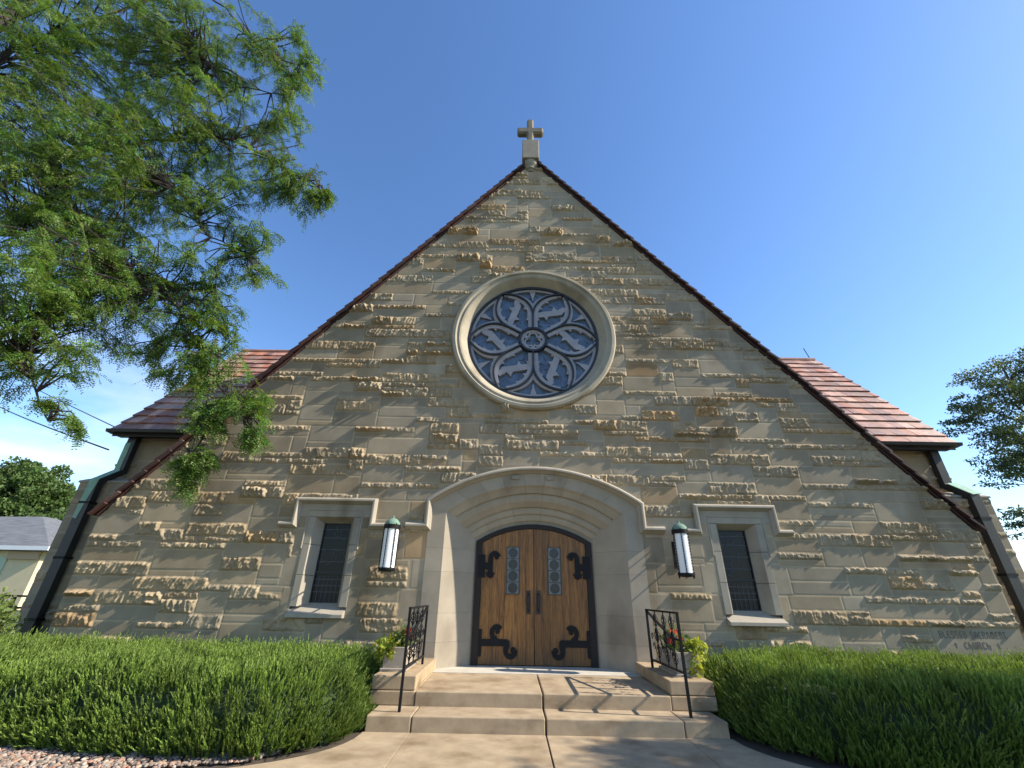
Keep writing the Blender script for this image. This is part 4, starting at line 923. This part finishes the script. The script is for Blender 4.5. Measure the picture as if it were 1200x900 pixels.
# wires
for k, (a, b_, lab) in enumerate((((-9.62, 1.2, 4.68), (-25.23, 9, 11.04), 'upper thin black utility wire running to the left roof corner'), ((-9.56, 1.2, 4.15), (-24.07, 9, 9.03), 'lower thicker black utility wire ending below the left gutter'))):
    A_ = Vector(a); B_ = Vector(b_); q = MB(); q.tube([A_.lerp(B_, i / 16 * 1.6) - Vector((0, 0, .25 * math.sin(math.pi * i / 16))) for i in range(17)], .012 + .006 * k, 5)
    tag(q.build('utility_wire', MS['iron']), lab, 'wire', 'utility wires left of the church')

# =================================================================== HEDGES
def polydist(P, poly):
    d = np.full(len(P), 1e9); ins = np.zeros(len(P), bool); n = len(poly)
    for i in range(n):
        a = np.array(poly[i]); b = np.array(poly[(i + 1) % n]); ab = b - a; t = np.clip(((P - a) @ ab) / (ab @ ab), 0, 1); q = a + t[:, None] * ab; d = np.minimum(d, np.linalg.norm(P - q, axis=1))
        c = ((a[1] > P[:, 1]) != (b[1] > P[:, 1])); xi = (b[0] - a[0]) * (P[:, 1] - a[1]) / (b[1] - a[1] + 1e-12) + a[0]; ins ^= c & (P[:, 0] < xi)
    return np.where(ins, d, -d)
def hedge(poly, H, label, seed, xr, shoots):
    rs = np.random.RandomState(seed); t = empty('hedge', (sum(p[0] for p in poly) / len(poly), sum(p[1] for p in poly) / len(poly), 0)); tag(t, label, 'hedge', 'clipped juniper hedges flanking the steps')
    def height(P, d): 
        n = vnoise(P[:, 0] * 1.7 + 50, P[:, 1] * 1.7 + 50, seed); n2 = vnoise(P[:, 0] * 5 + 50, P[:, 1] * 5 + 50, seed + 1)
        endf = np.clip((np.abs(P[:, 0]) - 2.1) / 1.3, 0, 1) ** .6
        return H * (.80 + .20 * endf) * (1 - (1 - np.clip(d / .42, 0, 1)) ** 2.4) * (.86 + .17 * n + .14 * n2)
    # core sheet, coloured dark to give the shade in gaps between shoots
    xs = np.arange(min(p[0] for p in poly), max(p[0] for p in poly), .07); ys = np.arange(min(p[1] for p in poly), max(p[1] for p in poly) + .05, .07)
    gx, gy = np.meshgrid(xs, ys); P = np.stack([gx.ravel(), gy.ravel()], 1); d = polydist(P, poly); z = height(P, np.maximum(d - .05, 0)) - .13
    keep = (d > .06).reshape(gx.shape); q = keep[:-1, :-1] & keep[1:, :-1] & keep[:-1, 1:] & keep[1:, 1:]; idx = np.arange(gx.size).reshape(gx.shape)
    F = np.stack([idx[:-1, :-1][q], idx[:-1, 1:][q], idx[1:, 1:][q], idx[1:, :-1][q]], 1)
    o = link('shade_core', np_mesh('shade_core', np.column_stack([P, np.maximum(z, -.01)]), F), mat('hedge_core', (.03, .05, .014), .95, .3, 20), t); o.location = -t.location
    # shoots
    bx0, bx1 = xr; by0 = min(p[1] for p in poly); by1 = max(p[1] for p in poly)
    P = np.column_stack([rs.uniform(bx0, bx1, shoots * 3), rs.uniform(by0, by1, shoots * 3)]); d = polydist(P, poly); 
    k = d > .01; P = P[k]; d = d[k]
    wgt = np.where(d < .30, 1.0, .55); k = rs.rand(len(P)) < wgt; P = P[k][:shoots]; d = d[k][:shoots]
    cl = vnoise(P[:, 0] * 11 + 90, P[:, 1] * 11 + 90, seed + 3); k = rs.rand(len(P)) < np.clip((cl - .18) * 2.8, .3, 1); P = P[k]; d = d[k]
    z = height(P, d); eps = .03
    zx = height(P + [eps, 0], polydist(P + [eps, 0], poly).clip(0)); zy = height(P + [0, eps], polydist(P + [0, eps], poly).clip(0))
    nrm = unit(np.column_stack([-(zx - z) / eps, -(zy - z) / eps, np.ones(len(z))]))
    n = len(P); B = np.column_stack([P, z]) - nrm * .05
    # extra shoots down the steep flanks
    fl_ = d < .16; reps = 3; 
    Pf = P[fl_].repeat(reps, 0); zf = (z[fl_].repeat(reps) * rs.rand(len(Pf))); Bf = np.column_stack([Pf, zf]); nf = nrm[fl_].repeat(reps, 0); nf[:, 2] *= .25; nf = unit(nf)
    B = np.concatenate([B, Bf]); nrm = np.concatenate([nrm, nf]); n = len(B)
    A = unit(nrm * .7 + np.array([0, 0, 1.0]) + rs.normal(0, .34, (n, 3))); L_ = rs.uniform(.08, .18, n) * np.where(rs.rand(n) < .10, 1.5, 1)
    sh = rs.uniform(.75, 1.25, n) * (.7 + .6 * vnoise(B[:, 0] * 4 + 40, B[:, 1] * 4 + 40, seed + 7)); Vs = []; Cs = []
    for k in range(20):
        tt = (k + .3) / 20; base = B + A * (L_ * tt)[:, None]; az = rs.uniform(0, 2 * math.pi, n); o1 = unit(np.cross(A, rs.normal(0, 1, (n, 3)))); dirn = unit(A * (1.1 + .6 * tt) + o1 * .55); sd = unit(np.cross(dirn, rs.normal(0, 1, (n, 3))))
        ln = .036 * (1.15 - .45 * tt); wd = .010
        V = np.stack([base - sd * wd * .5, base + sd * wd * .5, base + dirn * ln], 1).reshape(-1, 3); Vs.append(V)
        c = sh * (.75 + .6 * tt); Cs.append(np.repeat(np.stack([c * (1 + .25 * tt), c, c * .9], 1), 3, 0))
    V = np.concatenate(Vs); C_ = np.concatenate(Cs)
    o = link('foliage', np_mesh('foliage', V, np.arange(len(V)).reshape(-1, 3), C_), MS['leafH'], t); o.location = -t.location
hedge([(-2.24, -.22), (-2.14, -1.2), (-2.06, -2.2), (-2.26, -2.64), (-2.66, -3.04), (-3.1, -3.14), (-4.2, -3.04), (-5.3, -2.86), (-8, -2.85), (-10.5, -2.85), (-10.5, -.22)], .585, 'low feathery green hedge to the left of the steps above the river stones', 5, (-9.2, -2.0), 24000)
hedge([(2.26, -.22), (2.24, -1.2), (2.18, -2.1), (2.40, -2.62), (2.9, -3.1), (3.6, -3.4), (10.5, -3.45), (10.5, -.22)], .595, 'low feathery green hedge to the right of the steps, half in shade', 6, (2.1, 9.0), 24000)

# light green shrub at the left edge
sh_ = empty('shrub', (-8.9, -.2, 0)); tag(sh_, 'light green leafy shrub at the left edge against the church corner', 'shrub')
rs = np.random.RandomState(9); C = [(-8.9 + rs.normal(0, .24), -.25 + rs.normal(0, .2), .3 + 1.0 * rs.rand()) for _ in range(46)]
V, F, col = leafcloud(C, [(.15, .15, .17)] * 46, [42] * 46, rs, .075, .55, 0, .5)
o = link('foliage', np_mesh('foliage', V, F, col), MS['leafS'], sh_); o.location = -sh_.location
q = MB()
for c in C[:16]: q.tube([(-8.9, -.2, 0), ((c[0] - 8.9) / 2, (c[1] - .2) / 2, c[2] * .6), c], [.012, .008, .004], 4)
pchild(q, 'stem', MS['bark'], sh_)

# river stones
rs = np.random.RandomState(2); ns = 9000
P = np.column_stack([rs.uniform(-7.5, -2.6, ns * 2), rs.uniform(-4.6, -2.75, ns * 2)])
ledge = np.interp(P[:, 1], [-4.6, -3.4, -3.1, -2.75], [-3.85, -3.85, -2.75, -2.5]); P = P[P[:, 0] < ledge - .03][:ns]
import itertools
ico = []; ph = (1 + 5 ** .5) / 2
iv = unit(np.array([(-1, ph, 0), (1, ph, 0), (-1, -ph, 0), (1, -ph, 0), (0, -1, ph), (0, 1, ph), (0, -1, -ph), (0, 1, -ph), (ph, 0, -1), (ph, 0, 1), (-ph, 0, -1), (-ph, 0, 1)], float))
fi = [(0, 11, 5), (0, 5, 1), (0, 1, 7), (0, 7, 10), (0, 10, 11), (1, 5, 9), (5, 11, 4), (11, 10, 2), (10, 7, 6), (7, 1, 8), (3, 9, 4), (3, 4, 2), (3, 2, 6), (3, 6, 8), (3, 8, 9), (4, 9, 5), (2, 4, 11), (6, 2, 10), (8, 6, 7), (9, 8, 1)]
# one subdivision for roundness
vv = [tuple(x) for x in iv]; ff = []; cache = {}
def midp(a, b):
    k = (min(a, b), max(a, b))
    if k not in cache: m = unit((np.array(vv[a]) + np.array(vv[b]))[None])[0]; vv.append(tuple(m)); cache[k] = len(vv) - 1
    return cache[k]
for a, b_, c in fi:
    x, y, z = midp(a, b_), midp(b_, c), midp(c, a); ff += [(a, x, z), (b_, y, x), (c, z, y), (x, y, z)]
vv = np.array(vv); ff = np.array(ff); n = len(P); th = rs.uniform(0, math.pi, n); S = np.column_stack([rs.uniform(.013, .030, n), rs.uniform(.010, .020, n), rs.uniform(.008, .015, n)])
base = vv[None] * S[:, None, :] * (1 + rs.normal(0, .05, (n, len(vv), 1)))
ct, st = np.cos(th)[:, None], np.sin(th)[:, None]; X = base[..., 0] * ct - base[..., 1] * st + P[:, 0:1]; Y = base[..., 0] * st + base[..., 1] * ct + P[:, 1:2]; Z = base[..., 2] + rs.uniform(.0, .02, n)[:, None]
V = np.stack([X, Y, Z], -1).reshape(-1, 3); F = (ff[None] + (np.arange(n) * len(vv))[:, None, None]).reshape(-1, 3)
pal = np.array([(.42, .33, .27), (.5, .42, .36), (.34, .30, .28), (.48, .28, .2), (.55, .5, .45), (.25, .22, .21), (.45, .38, .30)]); col = pal[rs.randint(len(pal), size=n)] * rs.uniform(.45, .85, (n, 1)) * np.array([1.02, .92, .82])
tag(link('gravel', np_mesh('gravel', V, F, np.repeat(col, len(vv), 0), smooth=True), mat('river_stone', (1, 1, 1), .7, .1, 20, tint=True)), 'rounded pink and grey river stones in front of the left hedge', 'gravel', kind='stuff')

# =================================================================== PLANTERS
def planter(sg, label, plabel, seed):
    x0, x1 = sorted((sg * 1.80, sg * 2.12)); y0, y1 = -1.32, -.62; z0 = .452
    p = empty('planter', ((x0 + x1) / 2, (y0 + y1) / 2, z0)); tag(p, label, 'planter', 'stone planters on the step side blocks')
    q = MB(); zt = z0 + .27
    def ringv(i, o): return [(x0 + i, y0 + i), (x1 - i, y0 + i), (x1 - i, y1 - i), (x0 + i, y1 - i)]
    R0 = ringv(.012, 0); R1 = ringv(-.0, 0); R2 = ringv(.03, 0)
    vs = [(a, b, z0 + .001) for a, b in R0] + [(a, b, zt) for a, b in R1] + [(a, b, zt) for a, b in R2] + [(a, b, zt - .05) for a, b in R2]
    fs = [(3, 2, 1, 0)] + [(k * 4 + i, k * 4 + (i + 1) % 4, (k + 1) * 4 + (i + 1) % 4, (k + 1) * 4 + i) for k in range(3) for i in range(4)]
    q.add(vs, fs); q.box(x0 - .02, x1 + .02, y0 - .02, y1 + .02, z0 - .0, z0 + .03)
    pchild(q, 'trough', MS['planter'], p, bevel=.006)
    q = MB(); q.add([(a, b, zt - .04) for a, b in R2], [(0, 1, 2, 3)]); pchild(q, 'soil', MS['soil'], p)
    pl = empty('flowering_plant', ((x0 + x1) / 2, (y0 + y1) / 2, zt - .04)); tag(pl, plabel, 'plant', 'plants in the step planters')
    rs = np.random.RandomState(seed); cxp = (x0 + x1) / 2
    C = []; Rr = []
    for _ in range(34):   # trailing lime leaves, outer front side
        k = rs.rand(); C.append((cxp + sg * rs.uniform(.02, .26), y0 + rs.uniform(-.06, .30), zt + .10 - .34 * k * (rs.rand() ** .5))); Rr.append((.06, .06, .06))
    V, F, col = leafcloud(C, Rr, [16] * len(C), rs, .062, .8, .3, .6); o = link('lime_foliage', np_mesh('lime_foliage', V, F, col * np.array([2.0, 1.7, .9])), MS['leafS'], pl); o.location = -pl.location
    C = [(cxp + rs.uniform(-.1, .1), rs.uniform(y0 + .1, y1 - .05), zt + rs.uniform(.0, .14)) for _ in range(20)]
    V, F, col = leafcloud(C, [(.07, .07, .06)] * 20, [14] * 20, rs, .06, .9, 0, .6); o = link('green_foliage', np_mesh('green_foliage', V, F, col * .8), MS['leafS'], pl); o.location = -pl.location
    n = 44; B = np.column_stack([rs.uniform(x0 + .06, x1 - .06, n), rs.uniform(y0 + .15, y1 - .1, n), np.full(n, zt - .03)]); A = unit(rs.normal(0, .16, (n, 3)) + np.array([0, 0, 1])); S = unit(np.cross(A, rs.normal(0, 1, (n, 3)))); V, F = leaf_quads(B, A, S, rs.uniform(.22, .40, n), np.full(n, .016)); o = link('grass_spikes', np_mesh('grass_spikes', V, F, np.ones((len(V), 3))), MS['leafS'], pl); o.location = -pl.location
    q = MB(); heads = [(cxp - sg * rs.uniform(.0, .16) + rs.uniform(-.06, .06), rs.uniform(y0 + .0, y0 + .35), zt + rs.uniform(.12, .24)) for _ in range(6)]
    for h_ in heads: q.tube([(h_[0] * .4 + cxp * .6, h_[1] + .03, zt - .03), h_], [.004, .003], 4)
    pchild(q, 'stem', MS['leafS'], pl)
    for h_ in heads:
        V, F, col = leafcloud([h_], [(.028, .028, .022)], [26], rs, .026, .9, 0, .4); o = link('flower_head', np_mesh('flower_head', V, F, col), MS['petal'], pl); o.location = -pl.location
planter(-1, 'pale stone planter behind the left handrail', 'lime green trailing plant with orange-red flowers behind the left handrail', 61)
planter(1, 'pale stone planter behind the right handrail', 'lime green trailing plant with red flowers behind the right handrail', 62)
